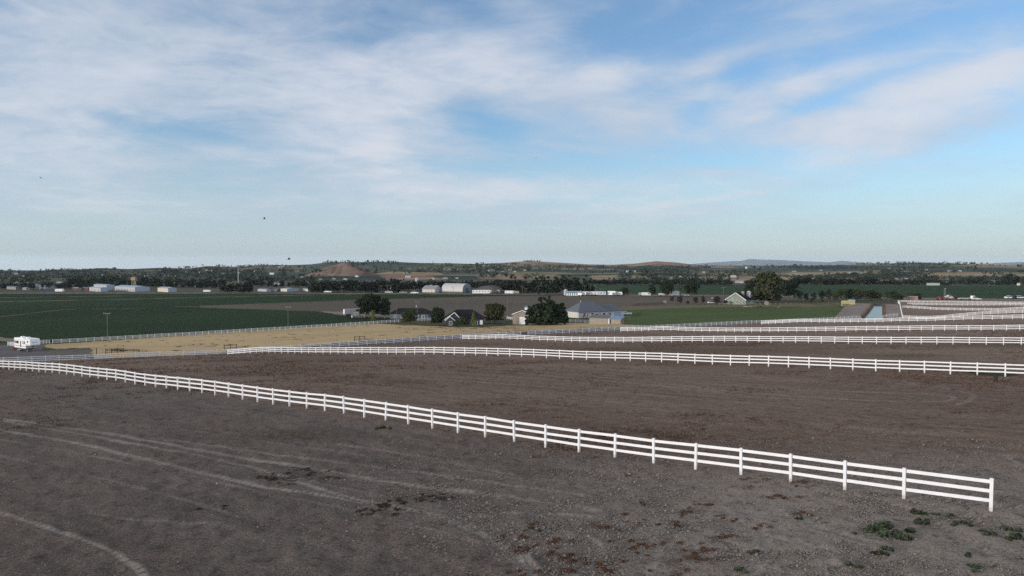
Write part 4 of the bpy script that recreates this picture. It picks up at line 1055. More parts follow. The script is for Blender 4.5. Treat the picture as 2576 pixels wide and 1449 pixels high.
M_WOOD = mat('weathered_wood', (0.16, 0.125, 0.095), .9, .25, 3, stretch=(1, 1, .3))
M_POLE = mat('pole_wood', (0.15, 0.13, 0.115), .9, .2, 3, stretch=(1, 1, .15))
M_STEEL = mat('galvanised_steel', (0.45, 0.47, 0.49), .4, .1, 5, metal=.6)
M_BLACK = mat('black_pipe', (0.018, 0.018, 0.02), .6, .2, 5)
M_RUBBER = mat('rubber', (0.02, 0.02, 0.02), .85, .1, 8)
M_PINK = mat('faded_pink_wall', (0.36, 0.24, 0.22), .8, .12, 2)
M_YEL = mat('yellow_wall', (0.40, 0.36, 0.17), .75, .1, 2)
M_RED = mat('red_machine_paint', (0.24, 0.035, 0.03), .5, .2, 3)
M_MAROON = mat('dark_red_paint', (0.11, 0.03, 0.035), .5, .2, 3)
M_CREAM = mat('cream_paint', (0.52, 0.47, 0.38), .5, .12, 3)
M_WHITEP = mat('white_vehicle_paint', (0.74, 0.74, 0.74), .3, .05, 2, spec=.5)
M_BLUEP = mat('pale_blue_paint', (0.50, 0.57, 0.64), .35, .06, 2)
M_SILV = mat('silver_paint', (0.40, 0.41, 0.43), .35, .06, 2, metal=.4)
M_DARKP = mat('dark_vehicle_paint', (0.03, 0.032, 0.038), .35, .1, 2)
M_CONC = mat('concrete', (0.30, 0.29, 0.275), .9, .12, 2)

def opening(root, wall, L, Wd, u, z0, w, h, kind='window', m=None, frame=M_TRIM, cols=2):
    """window or door set on a wall; u runs along that wall from its middle"""
    if wall in 'fb':
        sgn = -1 if wall == 'f' else 1; base = sgn * Wd / 2
        B = lambda mb, a0, a1, d0, d1, z0_, z1_: mb.box(a0, a1, min(base + sgn * d0, base + sgn * d1), max(base + sgn * d0, base + sgn * d1), z0_, z1_)
    else:
        sgn = -1 if wall == 'l' else 1; base = sgn * L / 2
        B = lambda mb, a0, a1, d0, d1, z0_, z1_: mb.box(min(base + sgn * d0, base + sgn * d1), max(base + sgn * d0, base + sgn * d1), a0, a1, z0_, z1_)
    t = .11; a0, a1 = u - w / 2, u + w / 2
    fr = MB()
    B(fr, a0 - t, a0, .004, .07, z0 - t, z0 + h + t); B(fr, a1, a1 + t, .004, .07, z0 - t, z0 + h + t)
    B(fr, a0, a1, .004, .07, z0 + h, z0 + h + t)
    if kind == 'window':
        B(fr, a0, a1, .004, .09, z0 - t, z0)
        for c in range(1, cols): B(fr, a0 + w * c / cols - .025, a0 + w * c / cols + .025, .03, .055, z0, z0 + h)
        B(fr, a0, a1, .03, .052, z0 + h / 2 - .025, z0 + h / 2 + .025)
        o = fr.build('window', frame, root); p = MB(); B(p, a0, a1, .004, .03, z0, z0 + h); p.build('pane', m or M_GLASS, o)
    else:
        p = MB(); B(p, a0, a1, .004, .035, z0, z0 + h); o = p.build('door', m or M_TRIM, root); fr.build('door_frame', frame, o)
        if kind == 'door':
            hd = MB(); B(hd, a1 - .15, a1 - .08, .035, .09, z0 + .95, z0 + 1.08); hd.build('handle', M_STEEL, o)
    return o
def roof_gable(L, Wd, H, rise, over, th=.16, axis='x'):
    mb = MB(); hw = Wd / 2; sl = rise / hw
    pts = [(-hw - over, H - over * sl), (0, H + rise), (hw + over, H - over * sl), (hw + over, H - over * sl + th), (0, H + rise + th), (-hw - over, H - over * sl + th)]
    mb.prism(pts, axis, -L / 2 - over, L / 2 + over); return mb
def roof_hip(L, Wd, H, rise, over, ridge=None):
    a, b = L / 2 + over, Wd / 2 + over; z0 = H - .02; r = (L / 2 - Wd / 2 if ridge is None else ridge / 2)
    mb = MB(); t = .14
    vs = [(-a, -b, z0), (a, -b, z0), (a, b, z0), (-a, b, z0), (-a, -b, z0 + t), (a, -b, z0 + t), (a, b, z0 + t), (-a, b, z0 + t), (-r, 0, H + rise), (r, 0, H + rise)]
    mb.add(vs, [(3, 2, 1, 0), (0, 1, 5, 4), (1, 2, 6, 5), (2, 3, 7, 6), (3, 0, 4, 7), (4, 5, 9, 8), (5, 6, 9), (6, 7, 8, 9), (7, 4, 8)]); return mb
def wall_gable(L, Wd, H, rise, axis='x'):
    mb = MB(); hw = Wd / 2
    mb.prism([(-hw, -1.2), (hw, -1.2), (hw, H), (0, H + rise - .02), (-hw, H)], axis, -L / 2, L / 2); return mb
def building(name, label, cat, p, rot, L, Wd, H, rise, wall, roof, kind='gable', over=.4, ridge=None, group=None, trim=None):
    """axes: L along local x; gable ridge along x; walls l(eft) r(ight) f(ront, -y) b(ack)"""
    root = empty(name, (p[0], p[1], p[2]), rot); tag(root, label, cat, group)
    if kind == 'gable':
        wall_gable(L, Wd, H, rise).build('wall', wall, root); ro = roof_gable(L, Wd, H, rise, over).build('roof', roof, root)
        if trim:
            for s in (-1, 1):
                mb = MB(); x = s * (L / 2 + over)
                for q in (-1, 1):
                    mb.bar((x + s * .03, q * (Wd / 2 + over), H - over * rise / (Wd / 2) + .06), (x + s * .03, 0, H + rise + .06), .05, .26)
                mb.build('trim', trim, ro)
    elif kind == 'hip':
        mb = MB(); mb.box(-L / 2, L / 2, -Wd / 2, Wd / 2, -1.2, H); mb.build('wall', wall, root); roof_hip(L, Wd, H, rise, over, ridge).build('roof', roof, root)
    elif kind == 'flat':
        mb = MB(); mb.box(-L / 2, L / 2, -Wd / 2, Wd / 2, -1.2, H); mb.build('wall', wall, root)
        mb = MB(); mb.box(-L / 2 - over, L / 2 + over, -Wd / 2 - over, Wd / 2 + over, H + .003, H + .25); mb.build('roof', roof, root)
    return root
def at(x, y, back=0.0, rot=0.0):
    """ground point at a pixel, moved back along the local +y of a building turned by rot"""
    p = hit(x, y); X = p.x - math.sin(rot) * back; Y = p.y + math.cos(rot) * back
    return (X, Y, min(p.z, gz(X, Y)))
def corner(x, y, rot, dx, dy):
    """building centre when its corner offset (dx, dy) in local axes stands at a pixel"""
    p = hit(x, y); c, s = math.cos(rot), math.sin(rot)
    X, Y = p.x - (dx * c - dy * s), p.y - (dx * s + dy * c)
    return (X, Y, min(p.z, gz(X, Y)))

# dark house with white rake boards
r_ = R(6)
h1 = building('house', 'charcoal house with dark hip roof and white gable edges beside the straw field', 'house', corner(1122, 819, r_, -8.2, -5), r_, 16.4, 10, 3.0, 3.6, M_WALLD, M_ROOFD, 'hip', .5, 7.0)
g_ = MB(); g_.prism([(-8.2, -1.2), (-2.4, -1.2), (-2.4, 3.0), (-4.6, 5.6), (-8.2, 3.0)], 'y', -7.2, -4.6); g_.build('gable_wing', M_WALLD, h1)
g_ = MB(); g_.prism([(-8.9, 2.70), (-4.6, 5.70), (-1.8, 2.58), (-1.8, 2.74), (-4.6, 5.90), (-8.9, 2.86)], 'y', -7.7, -1.0); wr = g_.build('wing_roof', M_ROOFD, h1)
g_ = MB()
for a, b in (((-8.9, 2.78), (-4.6, 5.80)), ((-4.6, 5.80), (-1.8, 2.66))): g_.bar((a[0], -7.73, a[1]), (b[0], -7.73, b[1]), .06, .28)
g_.build('trim', M_TRIM, wr)
g_ = MB(); g_.prism([(-8.1, -1.2), (-4.9, -1.2), (-4.9, 2.6), (-6.5, 4.0), (-8.1, 2.6)], 'y', -8.2, -7.75); g_.build('bay', M_WALLD, h1)
g_ = MB()
for a, b in (((-8.7, 2.35), (-6.5, 4.15)), ((-6.5, 4.15), (-4.3, 2.30))): g_.bar((a[0], -8.3, a[1]), (b[0], -8.3, b[1]), .22, .24)
g_.build('trim', M_TRIM, h1)
opening(h1, 'f', 16.4, 16.4, -6.3, .55, 1.1, 1.5); opening(h1, 'f', 16.4, 10, 4.6, .4, 1.4, 1.3); opening(h1, 'r', 16.4, 10, -1.5, .5, 1.2, 1.3); opening(h1, 'f', 16.4, 10, 7.0, .1, 1.0, 2.0, 'door')
# long low house behind
r_ = R(-6)
h2 = building('house', 'long low blue-grey house with dark roof behind the leafy fruit trees', 'house', corner(980, 802, r_, -10, -4.5), r_, 19.5, 9, 2.6, 2.5, M_WALLB, M_ROOFD, 'hip', .5, 13)
for u in (-7, -3.5, 4, 7): opening(h2, 'f', 19.5, 9, u, .6, 1.3, 1.2)
opening(h2, 'f', 19.5, 9, .6, .05, 2.6, 2.1, 'panel', M_DARKP)
# trailer box and block shed
r_ = R(29)
p = corner(863.6, 794.5, r_, -6, 1.25)
tb = empty('trailer_box', p, r_); tag(tb, 'white freight trailer box parked at the edge of the green crop', 'trailer')
mb = MB(); mb.box(-6, 6, -1.25, 1.25, .95, 3.55); mb.build('body', M_METALW, tb)
mb = MB(); mb.box(-6.02, -6.004, -1.15, -.02, 1.1, 3.4); mb.box(-6.02, -6.004, .02, 1.15, 1.1, 3.4); mb.build('door', M_TRIM, tb)
for x in (-4.3, -3.2):
    for s in (-1, 1):
        mb = MB(); mb.tube([(x, s * 1.2, .5), (x, s * .9, .5)], .5, 14); mb.build('wheel', M_RUBBER, tb)
mb = MB(); mb.box(3.6, 3.9, -.9, .9, -.3, .95); mb.build('landing_leg', M_STEEL, tb)
r_ = R(0)
bs = building('block_shed', 'low grey block shed with four dark openings by the white trailer box', 'shed', corner(889, 798.3, r_, -3, -2), r_, 6.2, 4, 2.1, 0, M_BLOCK, M_CONC, 'flat', .12)
for u in (-1.3, -.3, .7, 1.7): opening(bs, 'f', 6.2, 4, u, .2, .62, .7, 'hatch', M_DARKP, M_BLOCK)
mb = MB(); mb.tube([(0, 0, -.2), (0, 0, .9)], .38, 12); mb.tube([(0, 0, .9), (0, 0, 1.0)], [.4, .1], 12)
tag(mb.build('drum', M_TRIM, None, tuple(hit(886, 798.5))), 'small pale drum at the left corner of the grey block shed', 'drum')
# tan garage: gable front
r_ = R(-16)
p = corner(1289.6, 816.3, r_, -4.3, -5.5)
h3 = empty('garage', p, r_); tag(h3, 'tan gabled garage with white roller door beside the bushy tree clump', 'garage')
wall_gable(11, 8.6, 4.3, 1.6, 'y').build('wall', M_WALLT, h3)
ro = roof_gable(11, 8.6, 4.3, 1.6, .35, .16, 'y').build('roof', M_ROOFG, h3)
mb = MB()
for q in (-1, 1): mb.bar((q * 4.65, -5.88, 4.25), (0, -5.88, 5.97), .05, .24)
mb.build('trim', M_TRIM, ro)
opening(h3, 'f', 8.6, 11, .2, .05, 2.9, 3.1, 'panel', M_DOORW); opening(h3, 'l', 8.6, 11, 1, 1.2, 1.0, 1.0)
cu = MB(); cu.box(-.55, .55, -.55, .55, 5.6, 6.9); cup = cu.build('cupola', M_TRIM, h3); cup.location = (0, .5, 0)
mb = MB(); mb.add([(-.85, -.85, 6.9), (.85, -.85, 6.9), (.85, .85, 6.9), (-.85, .85, 6.9), (0, 0, 7.75)], [(3, 2, 1, 0), (0, 1, 4), (1, 2, 4), (2, 3, 4), (3, 0, 4)]); mb.build('cupola_roof', M_ROOFT, cup)
# white house
r_ = R(29)
p = corner(1455.8, 800.2, r_, -8.5, -5.5)
h4 = building('house', 'large white house with blue-grey hip roof and cream garage doors', 'house', p, r_, 17, 11, 2.9, 4.5, M_WALLW, M_ROOFG, 'hip', .55, 7.5)
opening(h4, 'l', 17, 11, 1.6, .05, 2.7, 2.2, 'panel', M_DOORC); opening(h4, 'l', 17, 11, -2.2, .05, 2.7, 2.2, 'panel', M_DOORC)
for u, w, hh in ((-5.2, 1.3, 1.6), (-3.4, .7, 1.6), (-.6, 1.3, 1.6), (2.0, 1.6, 1.1), (4.0, .6, 1.5), (6.4, 1.5, 1.4)): opening(h4, 'f', 17, 11, u, .75, w, hh)
mb = MB(); mb.tube([(-3.6, 0, 7.2), (-3.6, 0, 7.75)], .22, 10); mb.tube([(-3.6, 0, 7.75), (-3.6, 0, 8.0)], [.42, .15], 10); mb.build('roof_vent', M_STEEL, h4)
c, s = math.cos(r_), math.sin(r_)
for ux, uz in ((1.5, 6.0), (5.0, 5.4)):
    mb = MB(); mb.box(ux - .2, ux + .2, -2.9, -2.5, 4.6, 5.35); mb.build('roof_vent', M_STEEL, h4)
p2 = (p[0] + c * 14.4 - s * -.3, p[1] + s * 14.4 + c * -.3)
wg = MB(); wg.box(8.51, 19.5, -4.2, 5, -1.2, 2.75); wg.build('garage_wing', M_WALLW, h4)
wr = roof_hip(11.5, 9.2, 2.75, 3.2, .45, 3).build('wing_roof', M_ROOFG, h4); wr.location = (13.75, .4, 0)
o = opening(h4, 'f', 17, 8.4, 15.6, .05, 4.6, 2.2, 'panel', M_METALB); opening(h4, 'f', 17, 8.4, 11.0, .9, 1.3, 1.1)
# shed, lean-to, pickup
r_ = R(-35)
h5 = building('shed', 'tan shed with dark gable end and white corner trim in front of the white house', 'shed', corner(1532.5, 814.8, r_, 4.3, -2.5), r_, 8.6, 5, 2.5, .85, M_WALLT, M_ROOFG, 'gable', .3, trim=M_TRIM)
mb = MB(); mb.box(4.303, 4.36, -2.503, -2.2, -.3, 2.5); mb.box(4.04, 4.3, -2.56, -2.503, -.3, 2.5); mb.build('corner_trim', M_TRIM, h5)
opening(h5, 'r', 8.6, 5, 0, .05, 1.8, 2.1, 'panel', M_DARKP, M_WALLT)
p = corner(1537, 815, r_, -2, -1.4)
h6 = empty('lean_to', p, r_); tag(h6, 'little tan lean-to with sloping blue roof beside the tan shed', 'shed')
mb = MB(); mb.prism([(-1.4, -.8), (1.4, -.8), (1.4, 2.7), (-1.4, 1.9)], 'x', -2, 2); mb.build('wall', M_WALLT, h6)
mb = MB(); mb.prism([(-1.75, 1.82), (1.7, 2.80), (1.7, 2.92), (-1.75, 1.94)], 'x', -2.3, 2.3); mb.build('roof', M_TARP, h6)

def wheel(root, x, y, r, wd=.25):
    mb = MB(); mb.tube([(x, y - wd / 2, r), (x, y + wd / 2, r)], r, 16); w = mb.build('wheel', M_RUBBER, root)
    mb = MB(); s = 1 if y > 0 else -1; mb.tube([(x, y + s * (wd / 2 + .004), r), (x, y + s * (wd / 2 + .03), r)], r * .55, 12); mb.build('rim', M_STEEL, w)
def pickup(p, rot, label, paint=M_WHITEP):
    t = empty('pickup_truck', p, rot); tag(t, label, 'pickup truck')
    mb = MB()
    mb.prism([(-2.75, .55), (2.8, .55), (2.85, .95), (2.65, 1.12), (1.25, 1.2), (.95, 1.22), (-.55, 1.22), (-.6, 1.25), (-2.75, 1.25)], 'y', -.92, .92); mb.build('body', paint, t)
    mb = MB(); mb.prism([(1.25, 1.21), (.55, 1.82), (.3, 1.88), (-.42, 1.88), (-.58, 1.24)], 'y', -.80, .80); cb = mb.build('cabin', paint, t)
    mb = MB()
    for sy in (-1, 1): mb.prism([(1.0, 1.27), (.5, 1.74), (.3, 1.78), (-.36, 1.78), (-.48, 1.27)], 'y', sy * .803 if sy > 0 else -.83, .83 if sy > 0 else -.803)
    mb.build('window', M_GLASS, cb)
    mb = MB(); mb.box(-2.62, -.72, -.78, .78, 1.253, 1.262); mb.build('bed', M_DARKP, t)
    for sx in (-1.75, 1.85):
        for sy in (-.86, .86): wheel(t, sx, sy, .42)
    for sy in (-.7, .7):
        mb = MB(); mb.box(2.8, 2.87, sy - .16, sy + .16, .82, .98); mb.build('headlight', M_STEEL, t)
    mb = MB(); mb.box(2.83, 2.98, -.9, .9, .48, .68); mb.build('bumper', M_STEEL, t)
    return t
pickup(tuple(hit(1575, 792.4)), R(172), 'white pickup truck parked at the right end of the white house')

# camper trailer
def camper(p, rot):
    t = empty('camper_trailer', p, rot); tag(t, 'white fifth-wheel camper trailer parked in the gravel yard at the left edge', 'camper')
    w = 1.25
    mb = MB(); mb.prism([(-4.9, .75), (2.1, .75), (2.3, 1.65), (4.75, 1.65), (4.95, 1.95), (4.75, 3.45), (4.2, 3.62), (-4.75, 3.55), (-4.95, 3.4)], 'y', -w, w); mb.build('body', M_WHITEP, t)
    mb = MB(); mb.box(-4.6, 1.9, -w + .1, w - .1, .35, .75); mb.build('chassis', M_DARKP, t)
    mb = MB(); mb.box(-4.93, 2.15, -w - .012, -w - .003, 1.28, 1.40); mb.box(2.3, 4.8, -w - .012, -w - .003, 1.78, 1.90); mb.build('stripe', mat('dark_stripe', (.05, .06, .09), .4, .05), t)
    d = MB(); d.box(-1.25, -.55, -w - .035, -w - .003, .9, 2.85); dd = d.build('door', M_WHITEP, t)
    mb = MB(); mb.box(-1.15, -.65, -w - .05, -w - .036, 1.05, 2.75); mb.build('screen', M_DARKP, dd)
    for x0, x1, z0, z1 in ((-4.6, -4.0, 2.0, 2.7), (-3.6, -2.2, 2.0, 2.7), (.35, .75, 2.0, 2.75), (1.25, 1.7, 2.0, 2.75), (3.1, 3.6, 2.5, 3.0)):
        f = MB(); f.box(x0 - .05, x1 + .05, -w - .02, -w - .003, z0 - .05, z1 + .05); ff = f.build('window', M_STEEL, t)
        q = MB(); q.box(x0, x1, -w - .035, -w - .021, z0, z1); q.build('pane', M_GLASS, ff)
    mb = MB(); mb.tube([(-3.9, -w - .12, 3.3), (1.6, -w - .12, 3.3)], .09, 8); mb.build('awning', M_TRIM, t)
    for x in (-2.4, .9):
        mb = MB(); mb.prism([(x - .55, 3.57), (x + .55, 3.57), (x + .45, 3.88), (x - .4, 3.92)], 'y', -.42, .42); mb.build('air_conditioner', M_TRIM, t)
    for x in (-1.7, -.75):
        for s in (-1, 1): wheel(t, x, s * 1.12, .38)
    for s in (-.8, .8):
        mb = MB(); mb.tube([(1.95, s, -.1), (1.95, s, .75)], .07, 8); mb.build('landing_leg', M_STEEL, t)
    mb = MB(); mb.box(3.6, 3.95, -.2, .2, 1.15, 1.65); mb.build('hitch', M_DARKP, t)
    # the faint blue script lettering on the nose, too small to read in the picture
    mb = MB(); xs = 4.87
    pts = [(xs, -.75 + i * .065, 2.62 + .10 * math.sin(i * 1.9) * (1.2 if i < 4 else .7)) for i in range(24)]
    mb.tube(pts, .028, 5); mb.bar((xs + .01, -.85, 2.47), (xs + .01, .85, 2.52), .02, .03); mb.build('lettering', mat('blue_script', (.04, .10, .30), .5, .05), t)
    mb = MB(); mb.box(-1.4, -.4, -w - .75, -w - .1, .25, .33); mb.box(-1.35, -1.25, -w - .7, -w - .6, -.1, .25); mb.box(-.55, -.45, -w - .7, -w - .6, -.1, .25); mb.build('step', M_STEEL, t)
    return t
pc = hit(70, 883.5); camper((pc.x - 1.0, pc.y + 1.2, pc.z + .1), R(-33))
mb = MB(); mb.box(-.8, .8, -.5, .5, -.1, .9); mb.prism([(-.5, .9), (.5, .9), (.3, 1.25), (-.4, 1.15)], 'x', -.8, .6)
tag(mb.build('firewood_pile', M_RED, None, tuple(hit(43, 880)), .4), 'small rusty red pile behind the camper trailer', 'pile')

# olive green house and its yard
r_ = R(-38)
p = corner(1876, 766.3, r_, 6.5, -8.5)
h7 = empty('house', p, r_); tag(h7, 'olive green house with white-edged gable and dark roof by the pasture', 'house')
wall_gable(17, 13, 3.0, 4.4, 'y').build('wall', M_WALLG, h7)
ro = roof_gable(17, 13, 3.0, 4.4, .5, .18, 'y').build('roof', M_ROOFD, h7)
mb = MB()
for q in (-1, 1): mb.bar((q * 7.0, -9.03, 2.75), (0, -9.03, 7.5), .05, .34)
mb.build('trim', M_TRIM, ro)
for u, z, w, hh in ((-2.2, 2.6, 1.6, .8), (.9, .7, 1.1, 2.0), (5.1, .8, 1.5, 1.4)): opening(h7, 'f', 13, 17, u, z, w, hh)
opening(h7, 'r', 13, 17, 2, .4, 3.2, 2.1, 'panel', M_METALB)
mb = MB(); mb.box(1.2, 2.8, -2, -.6, 5.4, 8.3); mb.build('chimney', M_BLOCK, h7)
mb = MB(); mb.box(3.0, 5.2, 2.4, 4.6, 4.2, 7.4); mb.prism([(2.7, 7.4), (5.5, 7.4), (4.1, 8.5)], 'y', 2.2, 4.8); mb.build('dormer', M_WALLW, h7)
mb = MB(); mb.prism([(-2.2, 6.6), (1.6, 6.6), (-.3, 7.9)], 'y', 3.0, 3.4); mb.build('gable_peak', M_TRIM, h7)

# barns by the valley road
r_ = R(-30)
h8 = building('barn', 'grey-roofed white barn with open bays, left of the arched barn', 'barn', corner(1095, 736, r_, 7.5, -5.5), r_, 14.5, 11, 3.3, 2.7, M_METALW, M_METALG, 'gable', .5)
for u in (-5, -1.6, 1.8, 5.2): opening(h8, 'f', 14.5, 11, u, .1, 2.6, 2.5, 'panel', M_CREAM, M_WALLT)
mb = MB(); mb.box(-2, 0, -.6, .6, 5.7, 6.7); mb.build('roof_vent', M_METALG, h8)
mb = MB(); mb.box(4, 5.2, -.5, .5, 5.7, 6.6); mb.build('roof_vent', M_METALG, h8)
p = corner(1163.5, 737, r_, 11.5, -7.5)
h9 = empty('arched_barn', p, r_); tag(h9, 'big white arched barn, the brightest building along the valley road', 'barn')
arch = [(-7.5, -1), (-7.5, 2.2)] + [(-7.4 * math.cos(t) if abs(math.cos(t)) > .02 else 0, 2.2 + 6.1 * math.sin(t) ** .85) for t in np.linspace(.12, math.pi - .12, 13)] + [(7.5, 2.2), (7.5, -1)]
mb = MB(); mb.prism(arch, 'x', -11.5, 11.5); mb.build('shell', M_METALW, h9)
mb = MB(); mb.prism([(y * .985, z - .12) for y, z in arch], 'x', 11.503, 11.56); e_ = mb.build('end_wall', M_METALG, h9)
mb = MB(); mb.box(11.563, 11.62, -2.4, 2.4, -.3, 4.2); mb.build('door', M_WALLB, e_)
mb = MB(); mb.box(-11.4, 11.4, -7.62, -7.503, -.5, 1.1); mb.build('plinth', M_WOOD, h9)
p = hit(1216, 739)
h10 = empty('earth_store', (p.x + 4, p.y + 12, p.z), R(-20)); tag(h10, 'dark earth-roofed storage mound to the right of the arched barn', 'storage building')
prof = [(-13, -1), (-12, 2.2)] + [(x, 2.2 + 4.6 * (1 - (abs(x) / 12) ** 1.7)) for x in np.linspace(-10.5, 10.5, 13)] + [(12, 2.2), (13, -1)]
mb = MB(); mb.prism(prof, 'y', -9, 9); mb.build('mound', M_EARTH, h10)
mb = MB(); mb.box(-3, 3, -9.3, -9.003, -.5, 3.4); mb.build('door', M_WALLB, h10)
def boxtrailer(x, y, L, h, rot, label, m=M_WHITEP, group=None, w=2.5, wheels=True, roofm=None, name='box_trailer', cat='trailer'):
    p = hit(x, y); t = empty(name, tuple(p), rot); tag(t, label, cat, group)
    z = .75 if wheels else 0.05
    mb = MB(); mb.prism([(-L / 2, z), (L / 2, z), (L / 2 + .12, h * .55), (L / 2 - .1, h - .1), (L / 2 - .35, h), (-L / 2 + .1, h), (-L / 2, h - .12)], 'y', -w / 2, w / 2); b_ = mb.build('body', m, t)
    mb = MB()
    n = max(2, int(L / 2.4))
    for i in range(n):
        x0 = -L / 2 + L * (i + .5) / n; mb.box(x0 - .3, x0 + .3, -w / 2 - .03, -w / 2 - .004, h * .55, h * .78)
    mb.build('window', M_GLASS, t)
    if wheels:
        for q in (-.5, .5):
            for s in (-1, 1):
                mb = MB(); mb.tube([(q - L * .08, s * (w / 2 - .1), .4), (q - L * .08, s * (w / 2 - .35), .4)], .4, 10); mb.build('wheel', M_RUBBER, t)
    else:
        mb = MB(); mb.box(-L / 2 - .15, L / 2 + .15, -w / 2 - .15, w / 2 + .15, h + .004, h + .18); mb.build('roof', roofm or M_METALG, t)
    return t
boxtrailer(1210, 740, 15, 3.6, R(2), 'long white flat-sided trailer in front of the earth-roofed store', w=2.6)
boxtrailer(1241, 738.5, 11, 3.2, R(2), 'shorter cream trailer at the right end of the earth-roofed store', M_CREAM)
boxtrailer(1282, 740, 8, 3.0, R(-12), 'white camper van partly hidden under the tree belt', cat='camper')
boxtrailer(1297, 740, 5, 2.7, R(18), 'small cream van beside the camper under the tree belt', M_CREAM, cat='van', name='van')
# row of storage lockers and parked trailers right of the grove
r_ = R(-8)
h11 = building('storage_lockers', 'teal storage row with seven white roller doors in front of the high grove', 'storage building', corner(1423, 744, r_, -6.5, -3), r_, 13, 6, 2.9, .7, M_ROOFT, M_METALB, 'gable', .2)
for i in range(7): opening(h11, 'f', 13, 6, -5.4 + i * 1.8, .05, 1.1, 2.2, 'panel', M_DOORW, M_ROOFT)
mb = MB(); mb.tube([(0, 0, -.3), (0, 0, 4.3)], 1.6, 14); mb.tube([(0, 0, 4.3), (0, 0, 5.2)], [1.7, .15], 14)
tag(mb.build('grain_bin', M_METALW, None, tuple(hit(1423, 742.5))), 'small pale round bin at the left end of the storage row', 'grain bin')
for i, (x, y, L, h, rt, m, lb) in enumerate([
        (1458, 744.2, 4.5, 2.5, -30, M_WHITEP, 'small white trailer nearest the right end of the storage row'), (1465, 744, 6.5, 3.1, -25, M_WHITEP, 'white camper left of the tall utility pole by the storage row'),
        (1475, 743.5, 6.0, 3.4, -30, M_CREAM, 'cream camper behind the tall utility pole by the storage row'), (1491, 743.5, 5, 2.9, -20, M_CREAM, 'cream van parked left of the white mobile home'),
        (1501, 743.6, 11.5, 3.4, 2, M_WHITEP, 'long white mobile home among the parked campers'), (1517, 744, 4.6, 3.6, -10, M_BLUEP, 'pale blue box trailer right of the mobile home'),
        (1539, 744, 6.5, 3.8, -25, M_WHITEP, 'tallest white camper near the red-leaved tree'), (1547, 744.3, 4.5, 2.6, 10, M_SILV, 'silver van right of the tallest white camper'),
        (1556, 744, 6.0, 3.2, -20, M_WHITEP, 'white camper left of the red-leaved tree'), (1615, 744.5, 5.2, 2.6, 5, M_SILV, 'silver van left of the smaller roadside tree'),
        (1625, 745, 7, 3.0, -10, M_WHITEP, 'white camper directly left of the smaller roadside tree'), (1664, 744.5, 4.5, 2.2, 0, M_WHITEP, 'small white trailer left of the dark roadside tree'),
        (1699, 745, 9.5, 4.0, 3, M_WHITEP, 'white box trailer left of the narrow columnar tree')]):
    boxtrailer(x, y, L, h, R(rt), lb, m)
def car(x, y, rot, label, paint, cat='car', name='parked_car', s=1.0, group=None):
    p = hit(x, y); t = empty(name, tuple(p), rot); tag(t, label, cat, group); t.scale = (s, s, s)
    mb = MB(); mb.prism([(-2.2, .35), (2.25, .35), (2.3, .75), (2.1, .9), (1.1, .98), (-2.1, 1.0), (-2.25, .8)], 'y', -.87, .87); mb.build('body', paint, t)
    mb = MB(); mb.prism([(1.15, .98), (.45, 1.5), (-1.2, 1.52), (-1.95, .99)], 'y', -.74, .74); mb.build('cabin', M_GLASS, t)
    mb = MB(); mb.prism([(.5, 1.5), (.4, 1.56), (-1.2, 1.57), (-1.3, 1.5)], 'y', -.74, .74); mb.build('roof', paint, t)
    for sx in (-1.4, 1.4):
        for sy in (-.82, .82): wheel(t, sx, sy, .34, .2)
    return t
car(1723, 745, R(5), 'white car parked right of the columnar tree by the road', M_WHITEP, s=1.35)
car(1710, 743, R(5), 'silver car half hidden behind the columnar tree', M_SILV, s=1.2)
car(1789, 763.5, R(10), 'white car parked among the purple-leaved trees', M_WHITEP)
for x, y, m, lb in [(1043, 739, M_WHITEP, 'white car on the valley road left of the grey-roofed barn'), (1014, 738, M_SILV, 'silver car on the valley road behind the big round tree'),
                    (978, 737.5, M_WHITEP, 'white truck on the valley road left of the silver car'), (825, 736.5, M_WHITEP, 'white car on the valley road left of the big round tree')]:
    car(x, y, R(rnd.uniform(-15, 15)), lb, m, s=1.5)

# industrial buildings at the left
def ware(x, yb, wl, hpx, wr, label, ml=M_METALW, mr=M_METALB, rot=-40, rise=.6, doors=0, name='warehouse', cat='warehouse', cornerpx=None):
    """wl: lit side and wr: shaded end as seen, in frame pixels; (x, yb) is the corner between them"""
    p = hit(x, yb); k = pix_size(p); r = R(rot); u = (x - 1288) / FPX
    L = wl * k / abs(math.cos(r) - u * math.sin(r)); Wd = wr * k / max(.2, abs(-math.sin(r) - u * math.cos(r))); H = hpx * k
    c, s = math.cos(r), math.sin(r)
    X, Y = p.x - (L / 2 * c + Wd / 2 * s), p.y - (L / 2 * s - Wd / 2 * c)
    b = empty(name, (X, Y, min(p.z, gz(X, Y))), r); tag(b, label, cat)
    wall_gable(L, Wd, H, rise).build('wall', ml, b); roof_gable(L, Wd, H, rise, .25).build('roof', mr, b)
    mb = MB(); mb.prism([(-Wd / 2 + .05, -.5), (Wd / 2 - .05, -.5), (Wd / 2 - .05, H - .05), (0, H + rise - .1), (-Wd / 2 + .05, H - .05)], 'x', L / 2 + .003, L / 2 + .06); mb.build('end_wall', mr, b)  # sheet over the shaded end; a bluish one puts the shade into its colour
    for i in range(doors):
        q = -L / 2 + L * (i + .5) / doors
        opening(b, 'f', L, Wd, q, .8 if H > 3.6 else .4, min(1.2, L / doors * .4), 1.1, 'window', None, ml, 1)
    return b
ware(253, 734, 29, 9.4, 18, 'lower white warehouse block at the front left of the long pair', doors=3)
ware(268, 731, 33, 13.5, 20, 'taller white warehouse block behind the lower block', doors=0)
ware(339.5, 733.8, 53, 10.5, 38, 'long white warehouse with a row of small windows and blue roof', doors=7, rise=1.2)
ware(423, 735, 27, 9.5, 22, 'separate cream shed with blue roof and shaded end, right of the long warehouse', M_CREAM, M_METALB, rise=.9)
